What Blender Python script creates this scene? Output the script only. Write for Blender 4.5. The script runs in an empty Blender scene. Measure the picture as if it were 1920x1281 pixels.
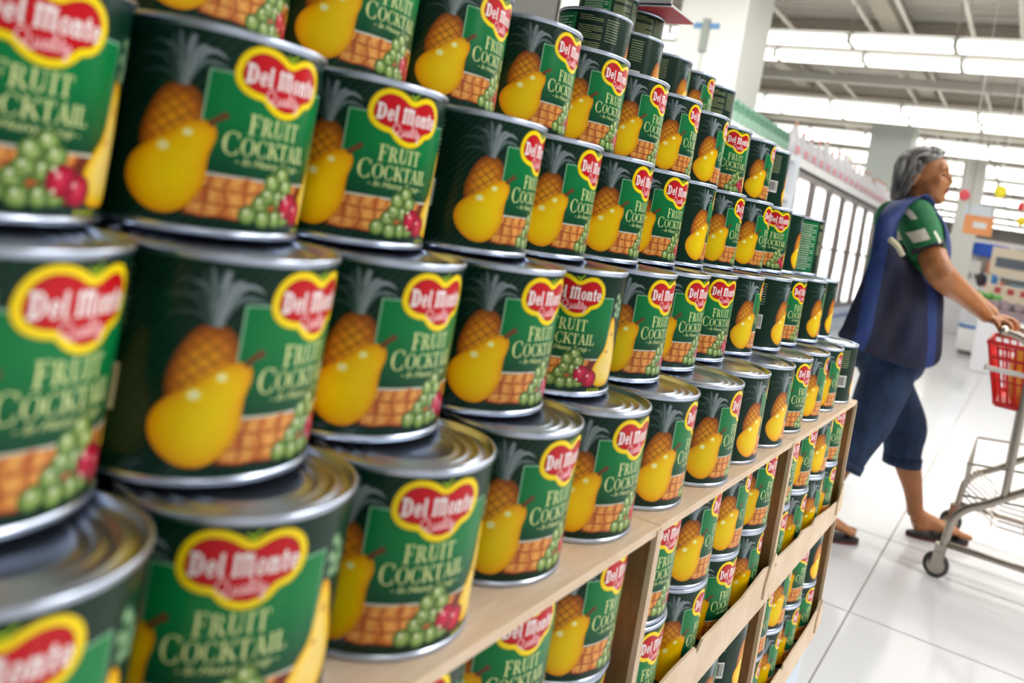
import bpy, bmesh, math, random
from mathutils import Vector, Matrix
random.seed(7)
sc = bpy.context.scene
C = bpy.context.collection
PI = math.pi
R_ = math.radians

# ------------------------------------------------------------------ camera
BASE = 0.774                                    # height of the carton tops above the floor
CAM = Vector((0.0, -0.2922, 1.0203))
Fv = Vector((0.88181692, 0.47149437, -0.0095905))
Rv = Vector((0.46567103, -0.86735315, 0.17563883))
Uv = Vector((-0.07449437, 0.15934731, 0.98440796))
FPX, PPX, PPY = 1471.1, 960 + 196.56, 640.5 - 221.91
cd = bpy.data.cameras.new('camera')
cam = bpy.data.objects.new('camera', cd)
C.objects.link(cam)
M = Matrix((Rv, Uv, -Fv)).transposed().to_4x4()
M.translation = CAM
cam.matrix_world = M
cd.sensor_width = 36
cd.lens = FPX / 1920 * 36
cd.shift_x = -196.56 / 1920
cd.shift_y = -221.91 / 1920
cd.clip_start = 0.02
cd.clip_end = 200
cd.dof.use_dof = True
cd.dof.focus_distance = 0.92
cd.dof.aperture_fstop = 5.3
sc.camera = cam

def ray(px, py):
    return Fv + Rv * ((px - PPX) / FPX) - Uv * ((py - PPY) / FPX)
def at_x(px, py, X):
    v = ray(px, py); return CAM + v * ((X - CAM.x) / v.x)
def at_z(px, py, Z):
    v = ray(px, py); return CAM + v * ((Z - CAM.z) / v.z)

# ------------------------------------------------------------------ world, lamps, exposure
w = bpy.data.worlds.new('world'); sc.world = w; w.use_nodes = True
bg = w.node_tree.nodes['Background']
bg.inputs[0].default_value = (0.86, 0.93, 1.0, 1)
bg.inputs[1].default_value = 0.17
sc.view_settings.view_transform = 'Standard'
sc.view_settings.look = 'None'
sc.view_settings.exposure = -0.68
sc.view_settings.gamma = 1
sc.view_settings.use_curve_mapping = False
LAMP_Z = 3.62
def area(x, y, z, sx, sy, power, col=(1, .985, .96)):
    l = bpy.data.lights.new('tube_lamp', 'AREA'); l.shape = 'RECTANGLE'
    l.size = sx; l.size_y = sy; l.energy = power; l.color = col
    o = bpy.data.objects.new('tube_lamp', l); o.location = (x, y, z); C.objects.link(o)
for lx, ly, ln, pw in ((-2.2, -5.6, 6.0, 70), (2.4, -5.2, 6.0, 470), (4.5, 0, 11.0, 250), (5.4, 0, 11.0, 230)):   # rows of tubes over the near aisles
    area(lx, ly, LAMP_Z - .08, 0.35, ln, pw)

# ------------------------------------------------------------------ materials
def s2l(c):
    c = c / 255.0
    return c / 12.92 if c <= .04045 else ((c + .055) / 1.055) ** 2.4
def rgb(r, g, b): return (s2l(r), s2l(g), s2l(b), 1.0)
MATS = {}
def mat(name, col, rough=.5, metal=0.0, emit=0.0, noise=None, bump=0.0, trans=0.0, spec=.5, alpha=1.0, coat=0.0):
    """noise = (scale, second colour, (sx,sy,sz) stretch)"""
    if name in MATS: return MATS[name]
    m = bpy.data.materials.new(name); m.use_nodes = True
    nt = m.node_tree; b = nt.nodes['Principled BSDF']
    b.inputs['Base Color'].default_value = col
    b.inputs['Roughness'].default_value = rough
    b.inputs['Metallic'].default_value = metal
    b.inputs['Specular IOR Level'].default_value = spec
    b.inputs['Transmission Weight'].default_value = trans
    b.inputs['Coat Weight'].default_value = coat
    b.inputs['Alpha'].default_value = alpha
    if emit:
        b.inputs['Emission Color'].default_value = col
        b.inputs['Emission Strength'].default_value = emit
    if noise:
        tc = nt.nodes.new('ShaderNodeTexCoord'); mp = nt.nodes.new('ShaderNodeMapping')
        mp.inputs['Scale'].default_value = noise[2] if len(noise) > 2 else (1, 1, 1)
        n = nt.nodes.new('ShaderNodeTexNoise'); n.inputs['Scale'].default_value = noise[0]
        n.inputs['Detail'].default_value = 5
        rp = nt.nodes.new('ShaderNodeValToRGB')
        rp.color_ramp.elements[0].position = .35; rp.color_ramp.elements[1].position = .65
        rp.color_ramp.elements[0].color = noise[1]; rp.color_ramp.elements[1].color = col
        nt.links.new(tc.outputs['Object'], mp.inputs[0]); nt.links.new(mp.outputs[0], n.inputs['Vector'])
        nt.links.new(n.outputs['Fac'], rp.inputs[0]); nt.links.new(rp.outputs[0], b.inputs['Base Color'])
        if bump:
            bp = nt.nodes.new('ShaderNodeBump'); bp.inputs['Strength'].default_value = bump
            bp.inputs['Distance'].default_value = .01
            nt.links.new(n.outputs['Fac'], bp.inputs['Height']); nt.links.new(bp.outputs[0], b.inputs['Normal'])
    MATS[name] = m
    return m
TIN = mat('tinplate', (.60, .67, .81, 1), .30, 1.0, noise=(60, (.52, .59, .73, 1)))
CARD = mat('cardboard', rgb(230, 208, 184), .8, noise=(30, rgb(220, 195, 168), (1, 6, 1)), bump=.05)
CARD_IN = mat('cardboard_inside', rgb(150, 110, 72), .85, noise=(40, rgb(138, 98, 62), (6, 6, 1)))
WHITE = mat('white_paint', rgb(232, 232, 230), .5)
def label_mat():
    m = bpy.data.materials.new('printed_label'); m.use_nodes = True
    nt = m.node_tree; b = nt.nodes['Principled BSDF']
    a = nt.nodes.new('ShaderNodeVertexColor'); a.layer_name = 'print'
    nt.links.new(a.outputs[0], b.inputs['Base Color'])
    b.inputs['Roughness'].default_value = .28
    b.inputs['Specular IOR Level'].default_value = .28
    return m
LABEL = label_mat()

# ------------------------------------------------------------------ mesh helpers
def finish(name, bm, m, parent=None, smooth=False, loc=None, keep_nrm=False):
    if not keep_nrm: bmesh.ops.recalc_face_normals(bm, faces=bm.faces)
    me = bpy.data.meshes.new(name); bm.to_mesh(me); bm.free()
    if m: 
        for k in (m if isinstance(m, (list, tuple)) else [m]): me.materials.append(k)
    if smooth:
        for p in me.polygons: p.use_smooth = True
    o = bpy.data.objects.new(name, me); C.objects.link(o)
    if parent: o.parent = parent
    if loc: o.location = loc
    return o
def tag(o, label=None, cat=None, group=None, kind=None):
    if label: o['label'] = label
    if cat: o['category'] = cat
    if group: o['group'] = group
    if kind: o['kind'] = kind
    return o
def thing(name, loc, label, cat, group=None, rz=0):
    o = bpy.data.objects.new(name, None); o.location = loc; o.rotation_euler = (0, 0, rz)
    o.empty_display_size = .05
    C.objects.link(o); return tag(o, label, cat, group)
def copy_thing(src, loc, rz, label, group=None):
    o = src.copy(); C.objects.link(o); o.location = loc; o.rotation_euler = (0, 0, rz); tag(o, label, None, group)
    for ch in src.children:
        c = ch.copy(); C.objects.link(c); c.parent = o
        for g in ch.children:
            k = g.copy(); C.objects.link(k); k.parent = c
    return o
def box(bm, x0, x1, y0, y1, z0, z1, mi=0):
    vs = [bm.verts.new(p) for p in ((x0,y0,z0),(x1,y0,z0),(x1,y1,z0),(x0,y1,z0),(x0,y0,z1),(x1,y0,z1),(x1,y1,z1),(x0,y1,z1))]
    for q in ((0,3,2,1),(4,5,6,7),(0,1,5,4),(1,2,6,5),(2,3,7,6),(3,0,4,7)):
        f = bm.faces.new([vs[i] for i in q]); f.material_index = mi
    return vs
def bxo(name, m, parent, x0, x1, y0, y1, z0, z1, bev=0):
    bm = bmesh.new(); box(bm, x0, x1, y0, y1, z0, z1)
    if bev: bmesh.ops.bevel(bm, geom=bm.edges[:], offset=bev, segments=2, affect='EDGES', profile=.5)
    return finish(name, bm, m, parent)
def lathe(bm, prof, n=48, cap0=False, cap1=False):
    rings = []
    for r, z in prof:
        rings.append([bm.verts.new((r*math.cos(2*PI*k/n), r*math.sin(2*PI*k/n), z)) for k in range(n)])
    for a, b in zip(rings, rings[1:]):
        for k in range(n): bm.faces.new((a[k], a[(k+1)%n], b[(k+1)%n], b[k]))
    if cap0: bm.faces.new(rings[0][::-1])
    if cap1: bm.faces.new(rings[-1])
def tube(bm, pts, rad, n=10, cap=True):
    pts = [Vector(p) for p in pts]
    rads = rad if isinstance(rad, (list, tuple)) else [rad]*len(pts)
    rings = []; up = None
    for i, p in enumerate(pts):
        t = (pts[min(i+1, len(pts)-1)] - pts[max(i-1, 0)]).normalized()
        if up is None: up = Vector((0,0,1)) if abs(t.z) < .9 else Vector((1,0,0))
        a = t.cross(up).normalized(); b = a.cross(t).normalized(); up = b
        rr = rads[i]; ra, rb = rr if isinstance(rr, (tuple, list)) else (rr, rr)
        rings.append([bm.verts.new(p + a*(ra*math.cos(2*PI*k/n)) + b*(rb*math.sin(2*PI*k/n))) for k in range(n)])
    for a, b in zip(rings, rings[1:]):
        for k in range(n): bm.faces.new((a[k], a[(k+1)%n], b[(k+1)%n], b[k]))
    if cap: bm.faces.new(rings[0][::-1]); bm.faces.new(rings[-1])
def smooth_path(pts, sub=6):
    P = [Vector(p) for p in pts]; out = []
    for i in range(len(P)-1):
        a, b, c, d = P[max(i-1,0)], P[i], P[i+1], P[min(i+2,len(P)-1)]
        for k in range(sub):
            t = k/sub
            out.append(.5*((2*b)+(c-a)*t+(2*a-5*b+4*c-d)*t*t+(3*b-a-3*c+d)*t**3))
    out.append(P[-1]); return out
def ellipsoid(bm, c, r, seg=16, rings=10, rot=None):
    g = bmesh.ops.create_uvsphere(bm, u_segments=seg, v_segments=rings, radius=1)
    mm = Matrix.Translation(Vector(c)) @ (rot.to_4x4() if rot else Matrix.Identity(4)) @ Matrix.Diagonal((r[0], r[1], r[2], 1))
    bmesh.ops.transform(bm, matrix=mm, verts=g['verts'])

# ------------------------------------------------------------------ floor, ceiling, walls
TS = 0.745
floor = bxo('floor', mat('grout', rgb(150, 146, 140), .7), None, -14, 46, -21, 9, -.06, -.004)
tag(floor, 'glossy pale floor of large square tiles', kind='structure')
TILE = mat('floor_tile', rgb(220, 221, 223), .13, spec=.5, noise=(1.3, rgb(212, 213, 216)))
bm = bmesh.new(); box(bm, .0025, TS-.0025, .0025, TS-.0025, -.02, 0)
tile0 = finish('tile', bm, TILE, floor)
X0, Y0 = 2.42, .0195
first = True; far = bmesh.new()
for i in range(-22, 58):
    for j in range(-28, 12):
        x, y = X0 + i*TS, Y0 + j*TS
        if -4 <= j <= 3 and -2 <= i <= 22:
            o = tile0 if first else tile0.copy()
            if not first: C.objects.link(o); o.parent = floor
            o.location = (x, y, 0); first = False
        else: box(far, x+.0025, x+TS-.0025, y+.0025, y+TS-.0025, -.02, 0)
tag(finish('far_tiles', far, TILE, floor), kind='stuff')
# corrugated deck: ribs along y
bm = bmesh.new(); x = -14.0; prof = []
while x < 46:
    prof += [(x, 4.62), (x+.10, 4.62), (x+.14, 4.54), (x+.26, 4.54)]; x += .30
prev = None
for (x, z) in prof:
    cur = (bm.verts.new((x, -21, z)), bm.verts.new((x, 9, z)))
    if prev: bm.faces.new((prev[0], cur[0], cur[1], prev[1]))
    prev = cur
ceil = finish('ceiling', bm, mat('deck', rgb(208, 205, 196), .6, noise=(.8, rgb(186, 181, 170), (1, .3, 1))))
tag(ceil, 'corrugated metal roof deck painted greyish beige', kind='structure')
BEAM = mat('beam_paint', rgb(172, 164, 150), .6)
BEAML = mat('pipe_paint', rgb(206, 202, 190), .5)
for bx_ in (8.6, 12.0, 15.6, 21.5, 26, 31, 36):             # deep beams across
    b_ = bmesh.new()
    box(b_, bx_-.12, bx_+.12, -9, 9, 4.1, 4.13); box(b_, bx_-.02, bx_+.02, -9, 9, 4.13, 4.5); box(b_, bx_-.12, bx_+.12, -9, 9, 4.5, 4.54)
    finish('beam', b_, BEAM, ceil)
for by_ in (-1.6, 1.95, 4.3):                    # purlins running away
    b_ = bmesh.new(); box(b_, 3, 45, by_-.13, by_+.13, 4.22, 4.53); finish('purlin', b_, BEAM, ceil)
for py_, pz_ in ((3.26, 4.1), (2.15, 4.12), (1.62, 4.1), (.85, 4.05), (.3, 4.1), (3.6, 4.0), (-.4, 4.1)):
    b_ = bmesh.new(); tube(b_, [(3, py_, pz_), (45, py_, pz_)], .03, 8); finish('pipe', b_, BEAML, ceil)
for px_, pz_ in ((11.4, 3.95), (13.0, 3.9), (17.6, 3.95), (19.0, 3.9)):
    b_ = bmesh.new(); box(b_, px_-.1, px_+.1, -9, 9, pz_-.06, pz_+.06); finish('cable_tray', b_, BEAML, ceil)
tag(bxo('wall_back', mat('wall_paint', rgb(222, 218, 210), .7, noise=(.5, rgb(205, 200, 195))), None, 45.4, 45.6, -21, 9, 0, 4.6), 'pale wall at the far end of the store', kind='structure')
tag(bxo('wall_left', mat('wall_paint', rgb(222, 218, 210)), None, -14, 45.4, 8.8, 9, 0, 4.6), 'pale wall behind the freezers', kind='structure')

# ------------------------------------------------------------------ ceiling lights
TUBE = mat('lit_tube', (1.0, .98, .93, 1), .4, emit=5.0)
HOUS = mat('lamp_housing', rgb(225, 225, 220), .5)
def make_lamp():
    t = thing('ceiling_light', (0,0,0), 'x', 'ceiling light')
    b_ = bmesh.new(); box(b_, -.06, .06, -.585, .585, .045, .11)
    for e in (-1, 1): box(b_, -.165, .165, e*.585-.012, e*.585+.012, -.045, .06)
    finish('housing', b_, HOUS, t)
    for q in (-1, 1):
        b_ = bmesh.new(); box(b_, q*.085-.075, q*.085+.075, -.573, .573, -.04, .04); bmesh.ops.bevel(b_, geom=b_.edges[:], offset=.02, segments=2, affect='EDGES', profile=.5); finish('diffuser', b_, TUBE, t, True)
    b_ = bmesh.new(); tube(b_, [(0,-.58,.1), (0,-.58,.92)], .006, 6); finish('hanger_rod', b_, BEAM, t)
    return t
lamp0 = make_lamp(); n = 0
rows = [(9.65, 'nearest'), (10.55, 'second'), (13.9, 'third'), (14.85, 'fourth'), (17.2, 'fifth'), (18.2, 'sixth'), (20.2, 'seventh'), (21.4, 'eighth'), (23.4, 'ninth'), (24.6, 'tenth'), (27.6, 'eleventh'), (28.8, 'twelfth'), (32.0, 'thirteenth'), (33.4, 'fourteenth'), (37.0, 'fifteenth'), (41.0, 'sixteenth')]
for lx, wd in rows:
    lab = 'white twin-tube batten in the %s ceiling row beyond the square white column' % wd
    for k in range(-5, 5):
        p = (lx, .3 + k*1.2, LAMP_Z)
        if n == 0: lamp0.location = p; tag(lamp0, lab, None, 'battens of the %s lamp row' % wd)
        else: copy_thing(lamp0, p, 0, lab, 'battens of the %s lamp row' % wd)
        n += 1
# rows above the display, out of the picture but part of the room
for lx, y0_, n_ in ((-2.2, -8.0, 5), (2.4, -7.6, 5), (4.5, -5.0, 9), (5.4, -5.0, 9), (-2.2, -20.0, 9), (2.4, -20.0, 9), (-6.5, -20.0, 13), (-10.8, -20.0, 13)):
    for k in range(n_):
        copy_thing(lamp0, (lx, y0_ + k*1.2, LAMP_Z+.12), 0, 'white twin-tube batten in the ceiling rows before the can display', 'battens before the display')

# ------------------------------------------------------------------ printed label artwork (flat print wrapped round the can)
CR, CH = .0497, .1009                           # label radius, can height
DEG = CR*PI/180
STEP = 3*DEG
L_v, L_f, L_c = [], [], []                      # vertices (u, v, layer), faces, colours
def cut_add(poly, col, layer):
    """poly: list of (u,v) metres; split at 3 degree lines so the print follows the cylinder; col: rgba or f(u,v)"""
    u0 = min(p[0] for p in poly); u1 = max(p[0] for p in poly)
    k = math.floor(u0/STEP + 1e-6); rest = poly
    while rest and len(rest) >= 3:
        lim = (k+1)*STEP
        if u1 <= lim + 1e-9: part, rest = rest, None
        else: part, rest = clip(rest, 0, lim, True), clip(rest, 0, lim, False)
        if part and len(part) >= 3:
            i0 = len(L_v)
            for (u, v) in part:
                L_v.append((u, v, layer)); L_c.append(col(u, v) if callable(col) else col)
            L_f.append(list(range(i0, i0+len(part))))
        k += 1
def clip(poly, ax, lim, less):
    out = []
    for a, b in zip(poly, poly[1:]+poly[:1]):
        ia = (a[ax] <= lim) if less else (a[ax] >= lim); ib = (b[ax] <= lim) if less else (b[ax] >= lim)
        if ia: out.append(a)
        if ia != ib:
            t = (lim-a[ax])/(b[ax]-a[ax]); out.append((a[0]+t*(b[0]-a[0]), a[1]+t*(b[1]-a[1])))
    return out
def clip_convex(poly, cv):
    area2 = sum(a[0]*b[1]-b[0]*a[1] for a, b in zip(cv, cv[1:]+cv[:1]))
    sg = 1 if area2 > 0 else -1
    for a, b in zip(cv, cv[1:]+cv[:1]):
        nx, ny = -(b[1]-a[1])*sg, (b[0]-a[0])*sg
        dd = lambda p: (p[0]-a[0])*nx + (p[1]-a[1])*ny
        out = []
        for p, q in zip(poly, poly[1:]+poly[:1]):
            dp, dq = dd(p), dd(q)
            if dp >= 0: out.append(p)
            if (dp >= 0) != (dq >= 0):
                t = dp/(dp-dq); out.append((p[0]+t*(q[0]-p[0]), p[1]+t*(q[1]-p[1])))
        poly = out
        if len(poly) < 3: return []
    return poly
def uv(d, v): return (d*DEG, v*CH)
def poly(pts, col, layer): cut_add([uv(*p) for p in pts], col, layer)
def crv(pts, sub=4):
    n = len(pts); out = []
    for i in range(n):
        a, b, c, d = pts[i-1], pts[i], pts[(i+1)%n], pts[(i+2)%n]
        for k in range(sub):
            t = k/sub
            out.append(tuple(.5*((2*b[j])+(c[j]-a[j])*t+(2*a[j]-5*b[j]+4*c[j]-d[j])*t*t+(3*b[j]-a[j]-3*c[j]+d[j])*t**3) for j in (0,1)))
    return out
def mixc(a, b, t): return tuple(a[i]+(b[i]-a[i])*t for i in range(4))
def rings_shape(pts, cen, cols, layer, scales=(0, .4, .68, .87, 1.0)):
    """star shaped blob with radial colour print; metres"""
    n = len(pts)
    for s0, s1, c0, c1 in zip(scales, scales[1:], cols, cols[1:]):
        for i in range(n):
            a, b = pts[i], pts[(i+1)%n]
            q = lambda p, s: (cen[0]+(p[0]-cen[0])*s, cen[1]+(p[1]-cen[1])*s)
            if s0 == 0: P = [cen, q(a, s1), q(b, s1)]
            else: P = [q(a, s0), q(a, s1), q(b, s1), q(b, s0)]
            def colf(u, v, a=a, b=b, s0=s0, s1=s1, c0=c0, c1=c1):
                m = ((a[0]+b[0])/2-cen[0], (a[1]+b[1])/2-cen[1]); mm = m[0]*m[0]+m[1]*m[1]
                s = ((u-cen[0])*m[0]+(v-cen[1])*m[1])/mm
                return mixc(c0, c1, min(1, max(0, (s-s0)/(s1-s0))))
            cut_add(P, colf, layer)
def blob(d, v, rx, ry, cols, layer, n=16):
    c = uv(d, v); pts = [(c[0]+rx*math.cos(2*PI*k/n), c[1]+ry*math.sin(2*PI*k/n)) for k in range(n)]
    rings_shape(pts, c, cols, layer, (0, .5, .8, 1) if len(cols) == 4 else (0, 1))
def dot(d, v, rx, ry, col, layer, n=10):
    c = uv(d, v); cut_add([(c[0]+rx*math.cos(2*PI*k/n), c[1]+ry*math.sin(2*PI*k/n)) for k in range(n)], col, layer)
def stroke(pts, wid, col, layer):
    """polyline stroke, pts in metres, wid full width or list"""
    for i in range(len(pts)-1):
        a, b = pts[i], pts[i+1]; dx, dy = b[0]-a[0], b[1]-a[1]; l = math.hypot(dx, dy) or 1e-9
        wa, wb = (wid[i], wid[i+1]) if isinstance(wid, list) else (wid, wid)
        nx, ny = -dy/l/2, dx/l/2; ex, ey = dx/l*wa*.2, dy/l*wa*.2
        cut_add([(a[0]-nx*wa-ex, a[1]-ny*wa-ey), (b[0]-nx*wb+ex, b[1]-ny*wb+ey), (b[0]+nx*wb+ex, b[1]+ny*wb+ey), (a[0]+nx*wa-ex, a[1]+ny*wa-ey)], col, layer)
# --- glyphs: lists of polygons in a unit-height box
def rect(x0, y0, x1, y1): return [(x0,y0),(x1,y0),(x1,y1),(x0,y1)]
def ring(cx, cy, rx, ry, th, a0, a1, n=14, thin=None, ang=180):
    out = []; P = []
    for k in range(n+1):
        a = R_(a0+(a1-a0)*k/n)
        f = th if thin is None else thin+(th-thin)*abs(math.cos(a))**1.3
        P.append(((cx+rx*math.cos(a), cy+ry*math.sin(a)), (cx+max(rx-f,.01)*math.cos(a), cy+max(ry-f*.6 if thin is None else ry-max(f*.35,thin),.01)*math.sin(a))))
    for (o0, i0), (o1, i1) in zip(P, P[1:]): out.append([o0, o1, i1, i0])
    return out
def serif_font():
    s = .05
    g = {}
    g['I'] = (.40, [rect(.12,0,.28,1), rect(.02,0,.38,s), rect(.02,1-s,.38,1)])
    g['F'] = (.66, [rect(.10,0,.26,1), rect(.01,0,.38,s), rect(.01,1-s,.60,1), [(.54,.76),(.60,.76),(.60,1),(.50,1)], rect(.26,.49,.46,.55), rect(.43,.40,.47,.64)])
    g['R'] = (.80, [rect(.10,0,.26,1), rect(.01,0,.38,s), rect(.01,1-s,.3,1)] + ring(.30,.745,.32,.255,.16,-90,90,10,.05) + [[(.32,.50),(.48,.50),(.80,.0),(.60,.0)], rect(.6,0,.86,s)])
    g['U'] = (.84, [rect(.10,.3,.26,1), rect(.01,1-s,.37,1), rect(.63,.3,.69,1), rect(.54,1-s,.80,1)] + ring(.395,.31,.295,.33,.15,180,360,10,.06))
    g['T'] = (.76, [rect(.30,0,.46,1), rect(.19,0,.57,s), rect(.03,1-s,.73,1), [(.03,.74),(.07,.74),(.13,1),(.03,1)], [(.69,.74),(.73,.74),(.73,1),(.63,1)]])
    g['C'] = (.86, ring(.47,.5,.43,.53,.17,48,312,18,.05) + [[(.72,.72),(.78,.72),(.78,1.02),(.74,.96)], [(.72,.28),(.78,.28),(.78,.02),(.74,.06)]])
    g['O'] = (.94, ring(.47,.5,.44,.53,.17,0,360,22,.05))
    g['K'] = (.84, [rect(.10,0,.26,1), rect(.01,0,.36,s), rect(.01,1-s,.36,1), [(.26,.44),(.32,.40),(.76,.98),(.68,.98)], [(.36,.52),(.48,.62),(.86,0),(.66,0)], rect(.54,1-s,.84,1), rect(.58,0,.88,s)])
    g['A'] = (.82, [[(.10,0),(.17,0),(.44,.96),(.38,1)], [(.34,1),(.46,1.04),(.78,0),(.60,0)], rect(.22,.30,.60,.36), rect(.0,0,.27,s), rect(.52,0,.86,s)])
    g['L'] = (.68, [rect(.10,0,.26,1), rect(.01,1-s,.36,1), rect(.01,0,.62,s), [(.50,0),(.64,0),(.64,.28),(.60,.28)]])
    return g
def gothic_font():
    g = {}
    g['D'] = (.86, [rect(.10,0,.34,1), rect(.0,.86,.40,1), rect(.0,0,.40,.12)] + ring(.34,.5,.46,.5,.24,-90,90,10,.12))
    g['e'] = (.58, ring(.29,.35,.27,.36,.19,30,330,12,.10) + [rect(.2,.30,.54,.42), [(.40,.42),(.54,.36),(.54,.58),(.42,.66)]])
    g['l'] = (.34, [rect(.06,0,.26,1.0), [(.0,.9),(.26,1.04),(.26,.86)], [(.06,0),(.32,0),(.34,.10),(.2,.1)]])
    g['M'] = (1.22, [rect(.10,0,.32,.92), rect(.50,0,.70,.96), rect(.88,0,1.10,.92), [(.0,.80),(.22,1.04),(.50,.86),(.32,.76)], [(.50,.86),(.68,1.04),(.98,.88),(.80,.74)], [(.92,.9),(1.12,1.0),(1.1,.7),(.9,.7)], rect(.02,0,.36,.09), rect(.84,0,1.18,.09)])
    g['o'] = (.62, ring(.31,.35,.29,.37,.20,0,360,16,.11))
    g['n'] = (.70, [rect(.06,0,.27,.70), rect(.42,0,.63,.56), [(.0,.60),(.16,.76),(.27,.62),(.1,.52)], [(.22,.56),(.46,.76),(.63,.56),(.40,.48)], rect(.0,0,.32,.08), rect(.38,0,.70,.08)])
    g['t'] = (.46, [rect(.12,.04,.32,.92), rect(.0,.58,.46,.70), [(.14,.04),(.26,-.02),(.46,.10),(.34,.14)]])
    return g
SER, GOT = serif_font(), gothic_font()
def text(font, s, d0, d1, v0, hh, col, layer, track=.06, caps=None, slope=0.0):
    """text s from angle d0 to d1, baseline v0, cap height hh (both fractions of the can height)"""
    adv = 0; runs = []
    for i, ch in enumerate(s):
        if ch == ' ': adv += .30; continue
        k = caps if (caps and i == 0) else 1.0
        wd, gl = font[ch]; runs.append((adv, k, gl)); adv += (wd+track)*k
    sx = (d1-d0)*DEG/(adv-track)
    for x, k, gl in runs:
        for pg in gl:
            pts = []
            for (px, py) in pg:
                u = d0*DEG+(x+px*k)*sx
                pts.append((u, v0*CH + (py*k-(k-1)*.30)*hh*CH + slope*(u-d0*DEG)))
            cut_add(pts, col, layer)
# --- colours of the print
DARK, DARK2 = rgb(4, 40, 28), rgb(26, 84, 58)
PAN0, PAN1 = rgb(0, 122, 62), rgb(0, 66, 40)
CREAM = rgb(222, 232, 160); YEL = rgb(252, 226, 6); RED = rgb(198, 12, 28); WHT = rgb(248, 246, 246)
V0, V1 = .034, .962
lay = 0
for k in range(120):                            # ground
    cut_add([(k*STEP-60*STEP, V0*CH), ((k+1)*STEP-60*STEP, V0*CH), ((k+1)*STEP-60*STEP, V1*CH), (k*STEP-60*STEP, V1*CH)], DARK, 0)
frame = [uv(-180, V0+.002), uv(180, V0+.002), uv(180, V1-.002), uv(-180, V1-.002)]
for k in range(-70, 46):                        # fine slanting pinstripes
    a = uv(k*6.0, V0); b = (a[0]+.075, V1*CH)
    pg = clip_convex([(a[0], a[1]), (a[0]+.00045, a[1]), (b[0]+.00045, b[1]), b], frame)
    if len(pg) > 2: cut_add(pg, DARK2, 1)
# pineapple crown
for (td, tv, bend, bw, c) in ((-74,.86,-1,.0036,2),(-79,.79,-1,.0032,2),(-78,.71,-1,.0030,2),(-69,.80,-1,.0036,2),(-63,.915,0,.0050,2),(-59,.935,0,.0054,1),(-51,.92,.3,.0058,0),(-42,.86,1,.0052,0),(-34,.845,1.2,.0046,0),(-31,.79,1.2,.0036,1),(-66,.86,-.6,.0042,1),(-53,.84,.2,.0046,1),(-38,.80,.8,.0040,1)):
    b0 = uv(-54+(td+56)*.12, .69); tp = uv(td, tv)
    mid = (b0[0]+(tp[0]-b0[0])*(.5-.25*abs(bend))+.0, max(b0[1], tp[1])+.0075*abs(bend)-(0 if bend else .006))
    P = []
    for k in range(10):
        t = k/9; P.append(((1-t)**2*b0[0]+2*t*(1-t)*mid[0]+t*t*tp[0], (1-t)**2*b0[1]+2*t*(1-t)*mid[1]+t*t*tp[1]))
    ws = [bw*x for x in (.6, .85, 1, 1, 1, .95, .85, .7, .5, .15)]
    stroke(P, ws, rgb(14, 40, 36), 2)
    stroke(P, [x*.70 for x in ws], (rgb(118, 132, 138), rgb(82, 102, 104), rgb(42, 66, 60))[c], 3)
    stroke(P, [x*.2 for x in ws], (rgb(156, 166, 172), rgb(112, 128, 130), rgb(60, 84, 78))[c], 4)
# pineapple
pine = crv([(-57,.70),(-50,.70),(-44,.665),(-40.5,.59),(-39,.48),(-44,.38),(-58,.31),(-69,.35),(-72,.44),(-70.5,.53),(-67,.61),(-62.5,.67)], 3)
pu = [uv(*p) for p in pine]
rings_shape(pu, uv(-56,.5), [rgb(236,166,34), rgb(230,154,30), rgb(208,124,26), rgb(160,86,22), rgb(96,52,22)], 3)
hull = [uv(*p) for p in [(-57,.695),(-50,.695),(-44.5,.66),(-41,.585),(-41,.42),(-56,.33),(-68.5,.37),(-71,.45),(-69.5,.53),(-66,.61),(-62,.665)]]
for k in range(-9, 10):
    for sg in (1, -1):
        c = uv(-56, .5); ox = k*.0078
        a = (c[0]+ox-sg*.03, c[1]-.03*.85); b = (c[0]+ox+sg*.03, c[1]+.03*.85)
        pg = clip_convex([(a[0]-.0005, a[1]), (a[0]+.0005, a[1]), (b[0]+.0005, b[1]), (b[0]-.0005, b[1])], hull)
        if len(pg) > 2: cut_add(pg, rgb(140, 74, 24), 4)
# panel with its light keyline
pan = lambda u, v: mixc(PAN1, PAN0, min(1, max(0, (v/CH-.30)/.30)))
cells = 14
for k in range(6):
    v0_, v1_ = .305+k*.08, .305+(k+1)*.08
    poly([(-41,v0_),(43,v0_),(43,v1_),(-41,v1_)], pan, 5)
KEY = rgb(150, 205, 168)
poly([(-41.6,.305),(-40.8,.305),(-40.8,.79),(-41.6,.79)], KEY, 6); poly([(-41.6,.783),(43.4,.783),(43.4,.79),(-41.6,.79)], KEY, 6); poly([(42.8,.305),(43.4,.305),(43.4,.79),(42.8,.79)], KEY, 6)
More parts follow.
